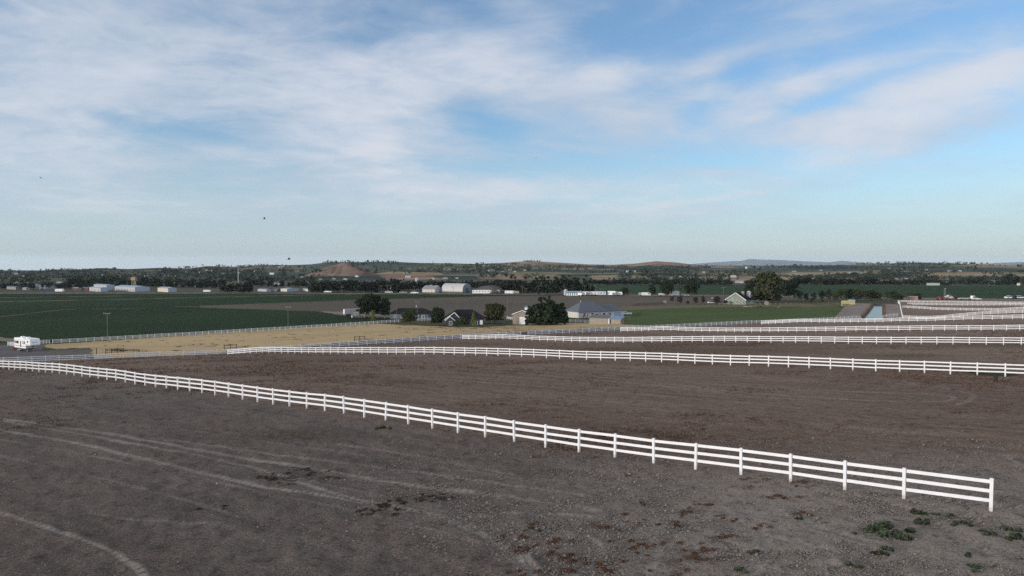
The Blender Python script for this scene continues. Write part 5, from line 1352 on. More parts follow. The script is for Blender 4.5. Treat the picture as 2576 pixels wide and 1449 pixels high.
ware(101, 727, 27, 9.5, 6, 'white two-storey building left of the bluish long shed', rise=.3, doors=3)
ware(112, 727, 8, 9, 26, 'long bluish shed to the left of the small white trailer', M_METALB, M_METALB)
ware(40, 729, 24, 7, 14, 'low dark-roofed grey shed at the far left of the valley', M_BLOCK, M_WALLB)
ware(66, 730, 10, 5, 10, 'small grey shed between the low dark shed and the two-storey building', M_BLOCK, M_METALG)
ware(222, 731.5, 14, 7, 8, 'small brick red building left of the lower white warehouse block', M_MAROON, M_WALLB)
ware(195, 731, 12, 6, 10, 'faded red shed among the trees left of the brick red building', M_MAROON, M_METALG)
boxtrailer(150, 735, 7.2, 3.0, R(-6), 'white box trailer parked at the edge of the crop in front of the far sheds')
ware(722, 733.6, 16, 6.6, 30, 'white-ended long blue shed in the row beyond the green crop', M_CREAM, M_METALB)
ware(670, 733.5, 22, 4.5, 12, 'low white shed at the left of the row beyond the green crop', M_METALW, M_METALB)
ware(697, 733, 8, 4.5, 14, 'low blue-grey shed between the low white shed and the long blue shed', M_METALB, M_WALLB)
ware(775, 733, 14, 5.5, 5, 'cream shed at the right end of the row beyond the green crop', M_CREAM, M_METALG)
ware(711, 717.5, 22, 4.5, 5, 'white shed standing higher up behind the row of sheds', M_METALW, M_METALG)
ware(490, 722, 13, 3.5, 5, 'white shed with pale roof right of the separate cream shed', M_METALW, M_METALW)
ware(545, 722, 8, 3.5, 4, 'small white house left of the isolated tree clump', M_METALW, M_METALG)
boxtrailer(521, 736, 6, 2.4, R(0), 'white trailer parked on the road left of the isolated clump')
# tan elevator on legs
p = hit(337, 725); k = pix_size(p)
el = empty('elevator_tower', tuple(p)); tag(el, 'tan elevator tower on thin legs rising behind the long warehouse', 'tower')
for sx in (-1, 1):
    for sy in (-1, 1):
        mb = MB(); mb.tube([(sx * 1.6, sy * 1.6, -.3), (sx * 1.2, sy * 1.2, 20 * k)], .22, 6); mb.build('leg', M_CREAM, el)
mb = MB(); mb.box(-2.2, 2.2, -2, 2, 20 * k, 26 * k); mb.prism([(-2.4, 26 * k), (2.4, 26 * k), (0, 28.5 * k)], 'y', -2.2, 2.2); mb.build('head_house', mat('tan_sheet', (.36, .25, .13), .7, .15), el)
p = hit(599.4, 709); k = pix_size(p); mb = MB(); mb.tube([(0, 0, -.5), (0, 0, 33 * k)], [.26, .16], 8); mb.box(-1.6, 1.6, -.12, .12, 24 * k, 24.6 * k)
tag(mb.build('steel_mast', M_STEEL, None, tuple(p)), 'tall pale steel mast rising above the isolated tree clump', 'mast')

# sheds by the canal and the machinery yard
for x, y, w, h, lb, rf in [(2131, 770, 3.9, 2.2, 'yellow shed on the left bank of the canal', M_YEL), (2145, 766, 2.8, 2.0, 'smaller yellow shed with bluish roof behind the first yellow shed', M_METALB)]:
    building('shed', lb, 'shed', at(x, y, 1.4), R(-8), w, 2.8, h, .45, M_YEL, rf, 'gable', .15)

hs = [o for o in COL.objects if o.get('label', '').startswith('yellow shed on')][0]; opening(hs, 'f', 3.9, 2.8, -.7, .9, .7, .6)
building('shed', 'faded pink shed with flat roof beyond the last paddock fence', 'shed', at(2299, 756, 2), R(-5), 5.8, 4, 2.6, .4, M_PINK, M_PINK, 'gable', .2)
mb = MB(); mb.box(-3.2, 3.2, -1.3, 1.3, 1.15, 1.3)
for x in (-3, 3):
    for y in (-1.1, 1.1): mb.box(x - .06, x + .06, y - .06, y + .06, -.3, 1.15)
tag(mb.build('feed_shelter', M_WOOD, None, at(2121, 771, 1)), 'low weathered shelter on posts left of the yellow shed', 'shelter')
def machine(x, y, w, h, label, m, cat='farm machine', name='farm_machine', rot=0):
    p = hit(x, y); t = empty(name, tuple(p), R(rot)); tag(t, label, cat)
    mb = MB(); mb.prism([(-w / 2, .7), (w / 2, .7), (w / 2, h * .62), (w * .2, h * .75), (w * .12, h), (-w * .18, h), (-w * .25, h * .8), (-w / 2, h * .7)], 'y', -1.2, 1.2); mb.build('body', m, t)
    mb = MB(); mb.box(-w * .16, w * .10, -1.23, -1.203, h * .68, h * .93); mb.build('window', M_GLASS, t)
    for sx, r in ((-w * .3, .9), (w * .32, .6)):
        for sy in (-1.25, 1.25): wheel(t, sx, sy, r, .45)
    return t
machine(2367, 754, 5.6, 2.4, 'bright red farm machine at the left of the machinery yard', M_RED)
machine(2387, 753.5, 4.8, 3.3, 'cream cabbed combine between the two red machines', M_CREAM)
machine(2402, 753, 4.6, 2.5, 'dark red farm machine right of the cream combine', M_MAROON)
def flatbed(x, y, rot, label):
    p = hit(x, y); t = empty('flatbed_truck', tuple(p), rot); tag(t, label, 'truck')
    mb = MB(); mb.prism([(-7.5, .95), (2.2, .95), (2.2, 1.25), (-5.5, 1.25), (-7.5, .8)], 'y', -1.2, 1.2); mb.build('bed', M_WHITEP, t)
    mb = MB(); mb.prism([(2.4, .6), (5.6, .6), (5.6, 1.6), (4.3, 1.75), (3.9, 2.9), (2.4, 2.9)], 'y', -1.15, 1.15); cb = mb.build('cab', M_WHITEP, t)
    mb = MB(); mb.box(2.9, 3.8, -1.18, -1.153, 1.8, 2.6); mb.build('window', M_GLASS, cb)
    for sx in (-5.2, -4.1, 1.4, 4.7):
        for sy in (-1.05, 1.05): wheel(t, sx, sy, .5, .3)
flatbed(2436, 754, R(4), 'white truck with long flat bed in the machinery yard')
car(2456, 754.5, R(-6), 'white van parked close behind the flat bed truck', M_WHITEP, 'van', 'parked_van', 1.25)
car(2540, 751.5, R(5), 'pale van parked right of the machinery yard, left of the pair', M_WHITEP, 'van', 'parked_van', 1.5)
car(2554, 751.5, R(5), 'dark car parked between two pale vans at the right', M_DARKP, s=1.4)
car(2566, 751.5, R(5), 'pale van nearest the right edge of the picture', M_WHITEP, 'van', 'parked_van', 1.5)
ware(2364, 718, 31, 4.5, 3, 'low white shed in the river belt above the machinery yard', M_METALW, M_METALW, rot=-10)
ware(2396, 715, 22, 3.5, 3, 'flat pale roofed shed right of the low white shed in the river belt', M_WALLT, M_METALW, rot=-10)
ware(2500, 711, 10, 5, 8, 'pale blue house left of the trio of tall trees at the right', M_METALB, M_METALB)
ware(2566, 718, 8, 5, 4, 'small cream house at the right edge beside the trio of trees', M_CREAM, M_METALG)
ware(1925, 666.5, 15, 3, 2, 'white shed on the skyline plateau under the blue mountains', M_METALW, M_METALW, rot=-8)
ware(1879, 676, 4, 5, 2, 'white dome-like tank shed on the slope below the blue mountains', M_METALW, M_METALW)
ware(1852, 697.5, 13, 4, 2, 'white roofed shed on the scrub slope left of the cottonwood', M_METALW, M_METALW, rot=-8)
ware(1048, 707.5, 3, 5.5, 2, 'narrow white silo house on the red scrub right of the butte', M_METALW, M_METALW)
ware(1033, 698, 14, 3.5, 3, 'white farm building in the cluster above the red scrub', M_METALW, M_METALG, rot=-10)
ware(1600, 684, 22, 3.5, 3, 'white packing shed on the slope above the high grove', M_METALW, M_METALW, rot=12)
ware(688, 691, 10, 4.2, 3, 'white farmhouse on the slope left of the red butte', M_METALW, M_METALW)
ware(901, 697, 8, 3, 3, 'white shed at the right foot of the red butte', M_METALW, M_METALW)

# tiny houses scattered over the far slopes
hm = []
for i in range(3):
    mb = MB(); L, Wd, H = 11 + 3 * i, 7, 3.4
    mb.prism([(-Wd / 2, -1.5), (Wd / 2, -1.5), (Wd / 2, H), (0, H + 1.8), (-Wd / 2, H)], 'x', -L / 2, L / 2)
    sl = 1.8 / (Wd / 2); mb.prism([(-Wd / 2 - .4, H - .4 * sl), (0, H + 1.82), (Wd / 2 + .4, H - .4 * sl), (Wd / 2 + .4, H - .4 * sl + .2), (0, H + 2.05), (-Wd / 2 - .4, H - .4 * sl + .2)], 'x', -L / 2 - .4, L / 2 + .4, 1)
    hm.append(mb.mesh('house', [M_FARW, M_METALG if i else M_FARW]))
def small_house(x, y, s, label, group):
    p = hit(x, y); o = bpy.data.objects.new('house', rnd.choice(hm)); COL.objects.link(o)
    o.location = p; o.rotation_euler = (0, 0, rnd.uniform(-.9, .4)); s *= .5; o.scale = (s, s, s); tag(o, label, 'house', group)
for x, y in [(40, 690), (62, 697), (18, 699), (110, 699), (225, 695), (258, 693), (300, 694), (365, 696), (372, 696), (420, 695), (430, 688), (445, 696), (468, 685), (490, 686), (500, 686.5), (520, 681), (530, 683), (546, 697), (560, 690), (600, 688), (622, 697), (640, 683), (150, 712), (255, 711), (40, 713), (350, 712)]:
    small_house(x, y, rnd.uniform(.7, 1.3), 'tiny pale house among the bluish trees of the left hillside', 'tiny houses on the left hillside')
for x, y in [(710, 672), (702, 672.5), (748, 684), (775, 698), (806, 704), (840, 703), (628, 700), (760, 700), (690, 700), (735, 702), (870, 705)]:
    small_house(x, y, rnd.uniform(.7, 1.2), 'tiny pale house on the slope left of the red butte', 'tiny houses left of the red butte')
for x, y in [(1019, 688), (1024, 687.5), (1063, 679), (1085, 679), (1117, 678), (1130, 678.5), (1150, 680), (1230, 682), (1240, 681), (1265, 684), (1283, 680), (1296, 684.5), (1320, 681), (1050, 703), (1090, 703), (1120, 702), (1150, 701), (1215, 663.5), (1195, 663)]:
    small_house(x, y, rnd.uniform(.7, 1.3), 'tiny pale house on the middle slopes right of the red butte', 'tiny houses right of the red butte')
for x, y in [(1645, 700), (1660, 697), (1690, 702), (1712, 697), (1640, 714), (1735, 700), (1770, 686), (1800, 706), (1825, 714), (1860, 712), (1880, 668), (1900, 667)]:
    small_house(x, y, rnd.uniform(.7, 1.3), 'tiny pale house on the slopes between the high grove and the cottonwood', 'tiny houses left of the cottonwood')
for x, y in [(1998, 684), (2065, 681), (2140, 688), (2155, 686), (2165, 688), (2180, 664), (2212, 665), (2237, 677), (2270, 677), (2330, 680), (2390, 683), (2415, 683), (2375, 661), (2372, 663), (2475, 664), (2490, 664.5), (2520, 665), (2545, 665), (2200, 703), (2260, 704), (2280, 703), (2505, 662), (2530, 668), (2440, 662)]:
    small_house(x, y, rnd.uniform(.7, 1.25), 'tiny pale house on the right-hand hills above the canal', 'tiny houses on the right-hand hills')

# ------------------------------------------------------------------ poles
def pole(x, y0, y1, label, arms=1, transformer=False, group=None, r=.14, double=False):
    p = hit(x, y1); h = (y1 - y0) * pix_size(p)
    t = empty('utility_pole', tuple(p), R(-15)); tag(t, label, 'utility pole', group)
    mb = MB(); mb.tube([(0, 0, -.5), (0, 0, h)], [r, r * .65], 8); mb.build('pole', M_POLE, t)
    for k in range(arms):
        z = h - .45 - k * 1.1; mb = MB(); mb.box(-1.5, 1.5, -r - .12, -r + .02, z, z + .16); a = mb.build('crossarm', M_POLE, t)
        mb = MB()
        for q in (-1.35, -.6, .6, 1.35): mb.tube([(q, -r - .05, z + .162), (q, -r - .05, z + .36)], .06, 6)
        mb.build('insulator', M_STEEL, a)
    if transformer:
        mb = MB(); mb.tube([(-.42, -.1, h - 2.9), (-.42, -.1, h - 1.9)], .26, 10); mb.build('transformer', M_STEEL, t)
    return t
pole(270.8, 786.2, 848, 'utility pole with short crossarm at the left, standing in the dark green crop')
pole(725, 770.6, 820, 'utility pole with wide crossarm behind the long fence, left of the trailer box')
pole(1049.9, 758.3, 803, 'utility pole with pale transformer behind the leafy green trees', transformer=True)
pole(997.7, 769.5, 806, 'thin bare pole left of the leafy green fruit tree', arms=0, r=.1)
pole(1150.3, 750.8, 800, 'thin dark pole rising behind the charcoal house roof', arms=0, r=.1)
pole(1277.3, 744.5, 795, 'thin dark pole between the olive tree and the tan garage', arms=0, r=.13)
for x, y0, y1, lb in [(860.5, 721, 738, 'short road pole at the left part of the windbreak'), (959, 718.7, 738, 'road pole left of the pair before the windbreak'), (974.5, 718, 738, 'left road pole of the close pair before the windbreak'), (984, 718, 738, 'right road pole of the close pair, with white transformer'),
                      (1042.5, 720.3, 739, 'bent road pole left of the grey-roofed barn'), (1140, 721, 739, 'road pole in front of the white arched barn'), (1314.5, 721, 742, 'road pole left of the leaning one in the tree belt'), (1323, 724.5, 742, 'leaning road pole in the tree belt'),
                      (1351, 722.7, 742, 'dark road pole at the left edge of the high grove'), (1470, 718, 744.5, 'tallest road pole, at the right edge of the high grove'), (1511.4, 726, 744.5, 'road pole behind the white mobile home'), (1770, 718, 745.5, 'pale road pole right of the dome-shaped tree'),
                      (1820, 722, 752, 'pole with wide crossarm left of the olive green gable'), (1970, 719.5, 745, 'pole with crossarm right of the tall cottonwood'), (70, 710, 733, 'pole at the far left before the sheds'), (99, 708, 730, 'pole right of the far left sheds'), (440, 710, 735, 'pole behind the separate cream shed')]:
    pole(x, y0, y1, lb, arms=1, transformer='transformer' in lb, r=.16)
for x, y0, y1, lb in [(2374.9, 726, 752, 'left of two tall thin light poles over the machinery yard'), (2377.5, 725.5, 752, 'right of two tall thin light poles over the machinery yard')]:
    p = hit(x, y1); h = (y1 - y0) * pix_size(p); t = empty('light_pole', tuple(p)); tag(t, lb, 'light pole')
    mb = MB(); mb.tube([(0, 0, -.3), (0, 0, h)], [.1, .06], 6); mb.build('pole', M_STEEL, t); mb = MB(); mb.box(-.1, .7, -.12, .12, h - .1, h); mb.build('lamp_head', M_TRIM, t)
# power line along the valley road
pts = [hit(x, 741) for x in (-200, 440)]

# ------------------------------------------------------------------ yard things
def rails(p, q, n, h, nr, label, m, name='pipe_fence', cat='fence', r=.045, group=None):
    p = np.array(p[:2]); q = np.array(q[:2]); z0 = gz(*p); t = empty(name, (p[0], p[1], z0)); tag(t, label, cat, group)
    P = [p + (q - p) * i / n for i in range(n + 1)]; Z = [gz(*a) - z0 for a in P]
    for a, z in zip(P, Z):
        mb = MB(); mb.tube([(a[0] - p[0], a[1] - p[1], z - .3), (a[0] - p[0], a[1] - p[1], z + h)], r * 1.3, 6); mb.build('post', m, t)
    for k in range(nr):
        mb = MB(); mb.tube([(a[0] - p[0], a[1] - p[1], z + h * (k + .75) / nr - .05) for a, z in zip(P, Z)], r, 6); mb.build('rail', m, t)
rails(hit(265.5, 891.5), hit(311, 889.8), 3, 1.5, 2, 'black pipe gate at the left corner of the straw field', M_BLACK, 'pipe_gate', 'gate', .06)
rails(hit(564, 880.5), hit(595, 879), 2, 1.4, 2, 'black pipe gate at the edge of the straw field behind the second fence end', M_BLACK, 'pipe_gate', 'gate', .07)
rails(hit(891.7, 857.5), hit(918, 856), 2, 1.3, 2, 'black pipe gate at the straw field edge further along the canal track', M_BLACK, 'pipe_gate', 'gate', .07)
mb = MB(); mb.tube([(0, 0, -.3), (0, 0, 1.6)], .1, 7); tag(mb.build('gate_post', M_BLACK, None, tuple(hit(243, 891.5))), 'single black post left of the first pipe gate', 'post')
mb = MB(); mb.tube([(0, 0, -.3), (0, 0, .55), (.02, 0, .60)], [.17, .16, .1], 9); mb.box(-.2, .2, -.05, .05, .42, .5)
tag(mb.build('stub_post', mat('rusted_iron', (.035, .026, .022), .8, .2), None, tuple(hit(2504.5, 961))), 'short dark stub post in the dirt below the second fence', 'post')
rails(hit(1809, 767.5), hit(1990, 766.5), 14, 1.3, 1, 'pale pipe fence along the pasture in front of the olive green house', M_STEEL, r=.05)
rails(hit(1994, 765), hit(2110, 766), 10, 1.3, 2, 'weathered wooden fence at the right end of the pasture', M_WOOD, 'wooden_fence', r=.06)
rails(hit(1593, 769.5), hit(1672, 764.5), 16, 1.4, 3, 'dark board fence along the left upper edge of the pasture', M_BLACK, 'board_fence', r=.06)
rails(hit(1589, 798), hit(1612, 793.5), 6, 1.5, 3, 'dark pen rails at the left end of the pasture, behind the pickup', M_BLACK, 'pen', r=.06)
rails(hit(1560, 811), hit(1584, 805), 5, 1.6, 3, 'rusty brown corral rails right of the blue-roofed lean-to', M_WOOD, 'corral', r=.08)
for a, b, n, lb in [((1425, 811.5), (1483.5, 813.5), 5, 'short white fence in front of the cream garage doors'), ((1275, 803.5), (1290, 805), 3, 'short white fence between the olive tree and the tan garage'), ((1046, 808.5), (1083, 806.5), 5, 'short white fence behind the leafy green trees and the egg-shaped tree')]:
    pa, pb = hit(*a), hit(*b)
    run_fence([(pa.x + (pb.x - pa.x) * i / n, pa.y + (pb.y - pa.y) * i / n) for i in range(n + 1)], lb)
# trampoline under the olive tree
p = hit(1259, 817.5); t = empty('trampoline', tuple(p)); tag(t, 'dark round trampoline on the lawn under the olive green tree', 'trampoline')
mb = MB(); mb.tube([(0, 0, .98), (0, 0, 1.0)], 2.25, 28); mb.build('mat', M_DARKP, t)
mb = MB(); mb.tube([(math.cos(a) * 2.3, math.sin(a) * 2.3, 1.0) for a in np.linspace(0, 2 * math.pi, 29)], .06, 6, cap=False); mb.build('rim', M_BLACK, t)
for k in range(5):
    a = k * 1.257 + .3; mb = MB(); mb.tube([(math.cos(a) * 2.3, math.sin(a) * 2.3, -.15), (math.cos(a) * 2.3, math.sin(a) * 2.3, 1.0)], .045, 6); mb.build('leg', M_BLACK, t)
# pasture bits
mb = MB()
for k in range(9): mb.bar((rnd.uniform(-4, 3), rnd.uniform(-1, 1), rnd.uniform(.1, .5)), (rnd.uniform(-3, 4), rnd.uniform(-1, 1), rnd.uniform(.1, .7)), .3, .2)
tag(mb.build('plank_heap', M_CONC, None, tuple(hit(1877, 773))), 'heap of pale planks lying in the pasture below the green house', 'plank heap')
mb = MB(); mb.tube([(0, 0, -.2), (0, 0, 1.5)], .12, 7); tag(mb.build('pasture_post', M_BLACK, None, tuple(hit(1822.5, 777))), 'single dark post standing alone in the pasture', 'post')
def hay(x, y, s, label):
    mb = MB(); mb.prism([(math.cos(a) * s, s + math.sin(a) * s) for a in np.linspace(0, 2 * math.pi, 18, endpoint=False)], 'y', -s * .8, s * .8)
    tag(mb.build('round_bale', M_BLOCK, None, tuple(hit(x, y)), rnd.uniform(-.5, .5)), label, 'hay bale')
hay(1672.5, 763, .95, 'pale round bale at the pasture corner left of the purple trees'); hay(1928.5, 768, 1.25, 'pale round bale on the pasture edge below the cottonwood')
mb = MB(); mb.box(-.5, .5, -.35, .35, -.2, 1.0); mb.prism([(-.55, 1.0), (.55, 1.0), (0, 1.35)], 'y', -.4, .4)
tag(mb.build('utility_box', M_PINK, None, tuple(hit(1791.5, 752))), 'pinkish box on a post left of the widest purple-leaved tree', 'box')

# cattle grazing in the pasture
def skin_body(name, joints, edges, radii, m, parent=None, sub=2):
    me = bpy.data.meshes.new(name); me.from_pydata(joints, edges, []); o = bpy.data.objects.new(name, me); COL.objects.link(o)
    md = o.modifiers.new('skin', 'SKIN'); sk = me.skin_vertices[0].data if me.skin_vertices else None
    if sk is None:
        import bmesh
        bm = bmesh.new(); bm.from_mesh(me); bm.verts.layers.skin.verify(); bm.to_mesh(me); bm.free(); sk = me.skin_vertices[0].data
    for i, r in enumerate(radii):
        sk[i].radius = r if hasattr(r, '__len__') else (r, r); sk[i].use_root = (i == 0)
    md.use_smooth_shade = True
    s2 = o.modifiers.new('sub', 'SUBSURF'); s2.levels = sub; s2.render_levels = sub
    me.materials.append(m)
    if parent: o.parent = parent
    return o
def hide_mat(patchy):
    m, g, b = new_mat('patched_hide' if patchy else 'black_hide')
    if patchy:
        tc = g.n('ShaderNodeTexCoord'); n = g.noise(tc.outputs['Object'], 1.1, 1, .4)
        g.put(b.inputs['Base Color'], g.mix(g.rng(n, .48, .52), (.02, .018, .017), (.62, .60, .56)))
    else: b.inputs['Base Color'].default_value = (.018, .016, .015, 1)
    b.inputs['Roughness'].default_value = .7
    return m
def cow(x, y, rot, label, patchy, grazing=True):
    p = hit(x, y)
    hd = [(1.15, 0, .75), (1.35, 0, .28), (1.45, 0, .08)] if grazing else [(1.15, 0, 1.55), (1.45, 0, 1.60), (1.72, 0, 1.45)]
    J = [(-.55, 0, 1.15), (0, 0, 1.08), (.55, 0, 1.12), (.85, 0, 1.15)] + hd + [(-.85, 0, 1.22)]
    E_ = [(0, 1), (1, 2), (2, 3), (3, 4), (4, 5), (5, 6), (0, 7)]
    Rr = [(.33, .36), (.38, .40), (.34, .40), (.24, .28), (.15, .20), (.13, .15), (.09, .09), (.2, .22)]
    def leg(root, pts, rr):
        prev = root
        for q, r in zip(pts, rr): J.append(q); Rr.append((r, r)); E_.append((prev, len(J) - 1)); prev = len(J) - 1
    for s in (-.22, .22):
        leg(2, [(.58, s, .75), (.60, s, .42), (.58, s, .08)], (.13, .075, .06))
        leg(0, [(-.60, s, .82), (-.78, s, .48), (-.72, s, .08)], (.17, .08, .06))
    leg(7, [(-1.0, 0, 1.0), (-1.02, 0, .55)], (.04, .03))
    for s in (-.2, .2): leg(4 if grazing else 5, [((hd[0] if grazing else hd[1])[0] - .02, s, (hd[0] if grazing else hd[1])[2] + .10)], (.045,))
    o = skin_body('cow', J, E_, Rr, hide_mat(patchy)); o.location = p; o.rotation_euler = (0, 0, rot); tag(o, label, 'cow')
    o.scale = (1.15, 1.15, 1.15)
cow(1911, 776.5, R(160), 'black cow grazing in the pasture', False)
cow(1961, 774.5, R(185), 'black and white cow standing in the pasture, right of the black one', True, False)

# ------------------------------------------------------------------ loose clods and weeds on the dirt
M_CLOD = leaf_mat('dirt_clods', (0.075, 0.065, 0.059), (0.215, 0.192, 0.174))
M_DRYW = leaf_mat('dry_weeds', (0.058, 0.040, 0.030), (0.140, 0.090, 0.060))
M_REDW = leaf_mat('rusty_weeds', (0.028, 0.023, 0.019), (0.105, 0.050, 0.033))
M_GREENW = leaf_mat('green_weeds', (0.022, 0.032, 0.020), (0.070, 0.086, 0.050))
def spread(n, r0, r1, a0, a1, rs, power=1.0):
    """points over the dirt, denser close by"""
    u = rs.rand(n); r = r0 * (r1 / r0) ** (u ** power); a = R(1) * (a0 + (a1 - a0) * rs.rand(n))
    return r * np.sin(a), r * np.cos(a), r
def clods(n=120000):
    rs = np.random.RandomState(91)
    X, Y, r = spread(n * 4, 14, 52, -52, 52, rs, .85)
    keep = (vnoise(X, Y, 3.0, 51) + .6 * vnoise(X, Y, .9, 52) + rs.normal(0, .25, len(X))) > .02
    t, _ = bt(X, Y); keep &= t > 2
    px, py = project(X, Y, zt(X, Y)); keep &= rs.rand(len(X)) < .05 + .95 * sstep(700, 1500, px) * sstep(1060, 1250, py)
    X, Y, r = X[keep][:n], Y[keep][:n], r[keep][:n]; n = len(X); Z = zt(X, Y)
    s = rs.lognormal(math.log(.015), .42, n).clip(.008, .05) * (1 + r / 60)
    base = np.array([(1, 0, 0), (-1, 0, 0), (0, 1, 0), (0, -1, 0), (0, 0, .8), (0, 0, -.8)])
    v = base[None] * (1 + rs.uniform(-.4, .4, (n, 6, 1))) * s[:, None, None]; an = rs.uniform(0, 6.3, n)
    c, q = np.cos(an)[:, None], np.sin(an)[:, None]
    v = np.stack([v[..., 0] * c - v[..., 1] * q, v[..., 0] * q + v[..., 1] * c, v[..., 2]], -1) + np.stack([X, Y, Z + s * .15], -1)[:, None]
    f = np.array([(0, 2, 4), (2, 1, 4), (1, 3, 4), (3, 0, 4), (2, 0, 5), (1, 2, 5), (3, 1, 5), (0, 3, 5)])
    F = (f[None] + 6 * np.arange(n)[:, None, None]).reshape(-1, 3)
    o = np_obj('dirt_clods', v.reshape(-1, 3), F, M_CLOD, {'tone': np.repeat(np.clip(rs.normal(.5, .22, n), 0, 1), 6)}, smooth=False)
    tag(o, 'crumbly dirt clods strewn over the near paddock', 'clods', kind='stuff')
clods()
def tufts(X, Y, h, wd, nb, rs, tone=None):
    """tufts of upright blades"""
    n = len(X); Z = zt(X, Y); k = n * nb
    x = np.repeat(X, nb) + rs.normal(0, 1, k) * np.repeat(wd, nb) * .5; y = np.repeat(Y, nb) + rs.normal(0, 1, k) * np.repeat(wd, nb) * .5; z = np.repeat(Z, nb)
    hh = np.repeat(h, nb) * rs.uniform(.5, 1.2, k); a = rs.uniform(0, 6.28, k); b = np.repeat(wd, nb) * rs.uniform(.10, .24, k)
    lx, ly = rs.normal(0, .45, k) * hh, rs.normal(0, .45, k) * hh
    P0 = np.stack([x - np.cos(a) * b, y - np.sin(a) * b, z - .03], -1); P1 = np.stack([x + np.cos(a) * b, y + np.sin(a) * b, z - .03], -1)
    P2 = np.stack([x + lx + np.cos(a) * b * .35, y + ly + np.sin(a) * b * .35, z + hh], -1); P3 = np.stack([x + lx - np.cos(a) * b * .35, y + ly - np.sin(a) * b * .35, z + hh * .96], -1)
    v = np.stack([P0, P1, P2, P3], 1).reshape(-1, 3)
    tt = np.repeat(rs.rand(n) if tone is None else tone, nb) * .7 + rs.rand(k) * .3
    return v, np.arange(4 * k).reshape(-1, 4), np.repeat(tt, 4)
def dry_weeds():
    rs = np.random.RandomState(92)
    X, Y, r = spread(150000, 16, 230, -50, 50, rs, .9)
    m = vnoise(X, Y, 26, 53) * .7 + vnoise(X, Y, 7, 54) * .8 + vnoise(X, Y, 1.6, 55) * .6 + rs.normal(0, .16, len(X))
    t, _ = bt(X, Y); px, py = project(X, Y, zt(X, Y))
    bare = sstep(1300, 2300, px) * sstep(1080, 1180, py)
    f1 = FL['F1']; this_side = ((X - f1[0]) * -f1[3] + (Y - f1[1]) * f1[2]) < 0
    keep = (m > .20 + .55 * bare + .34 * (this_side & (r < 85))) & (t > 1.5)
    X, Y, r = X[keep], Y[keep], r[keep]
    h = (.04 + .04 * rs.rand(len(X))) * (1 + r / 110); w = h * 1.9
    v, f, tn = tufts(X, Y, h, w, 5, rs)
    tag(np_obj('dry_weeds', v, f, M_DRYW, {'tone': tn}, smooth=False), 'low reddish brown dry weeds covering the paddocks', 'weeds', kind='stuff')
    print('dry weed tufts', len(X))
dry_weeds()
RED_PATCH = R3([(1250, 445), (1310, 490), (1380, 490), (960, 530), (880, 570), (1050, 590), (1150, 610), (1260, 640), (1060, 690), (980, 740), (900, 780), (880, 820), (820, 855), (530, 720), (640, 760), (290, 705), (140, 620), (250, 790), (330, 810), (60, 690),
                 (60, 760), (400, 830), (600, 580), (700, 615), (820, 630), (480, 640), (180, 740), (520, 850), (1470, 575), (620, 385), (1200, 400), (1450, 425), (40, 870), (760, 720), (1000, 800), (230, 860)])
DARK_PATCH = L3([(1340, 385), (1370, 400), (1460, 375), (1480, 350), (1540, 385), (1600, 370), (1640, 385), (1510, 400), (1430, 415), (1870, 545), (1920, 530), (1960, 540), (2010, 510), (2060, 515), (2110, 500), (2170, 490), (1850, 565), (1950, 570), (2200, 500), (1120, 540), (1520, 350)])
def patch_weeds():
    rs = np.random.RandomState(93); XX = []; YY = []; HH = []; TT = []
    C_ = []; N_ = []; T_ = []
    for pts, rad, n, tone in ((RED_PATCH, .40, 230, .62), (DARK_PATCH, .46, 190, .12)):
        for q in pts:
            p = hit(*q); nsub = rs.randint(3, 8)
            for _ in range(nsub):
                cx, cy = p.x + rs.normal(0, rad * .75), p.y + rs.normal(0, rad * .6); sr = rad * rs.uniform(.2, .55); m = int(n / nsub * rs.uniform(.6, 1.5))
                u = rs.normal(0, 1, (m, 3)); u /= np.linalg.norm(u, axis=1, keepdims=True); u *= rs.rand(m, 1) ** .5; u[:, 2] = np.abs(u[:, 2])
                x, y = cx + u[:, 0] * sr, cy + u[:, 1] * sr
                C_.append(np.stack([x, y, zt(x, y) + .01 + u[:, 2] * sr * .28], -1)); N_.append(u + np.array([0, 0, .5])); T_.append(np.clip(rs.normal(tone, .22, m), 0, 1))
    v, f = leaf_quads(np.concatenate(C_), np.concatenate(N_), .036, rs)
    tag(np_obj('red_weeds', v, f, M_REDW, {'tone': np.repeat(np.concatenate(T_), 4)}, smooth=False), 'rusty red and dark weed mats on the pale foreground dirt', 'weeds', kind='stuff')
patch_weeds()
def straw_weeds():
    rs = np.random.RandomState(96); X = []; Y = []
    for x0, x1, y0, y1, n in ((273, 365, 878, 884, 34), (120, 900, 845, 888, 60), (300, 1000, 820, 850, 40), (905, 1010, 855, 860, 16), (1000, 1560, 822, 838, 60), (440, 640, 864, 872, 16), (1080, 1300, 822, 827, 40), (600, 1500, 826, 862, 40)):
        for _ in range(n):
            p = hit(rs.uniform(x0, x1), rs.uniform(y0, y1)); m = rs.randint(3, 14)
            X.append(p.x + rs.normal(0, .8, m)); Y.append(p.y + rs.normal(0, .5, m))
    X, Y = np.concatenate(X), np.concatenate(Y); t, _ = bt(X, Y); k = t < -11.5; X, Y = X[k], Y[k]; H = rs.uniform(.06, .26, len(X))
    v, f, tn = tufts(X, Y, H, H * 1.6, 5, rs)
    tag(np_obj('straw_weeds', v, f, M_REDW, {'tone': tn * .4}, smooth=False), 'dark weed specks scattered over the straw field', 'weeds', kind='stuff')
straw_weeds()
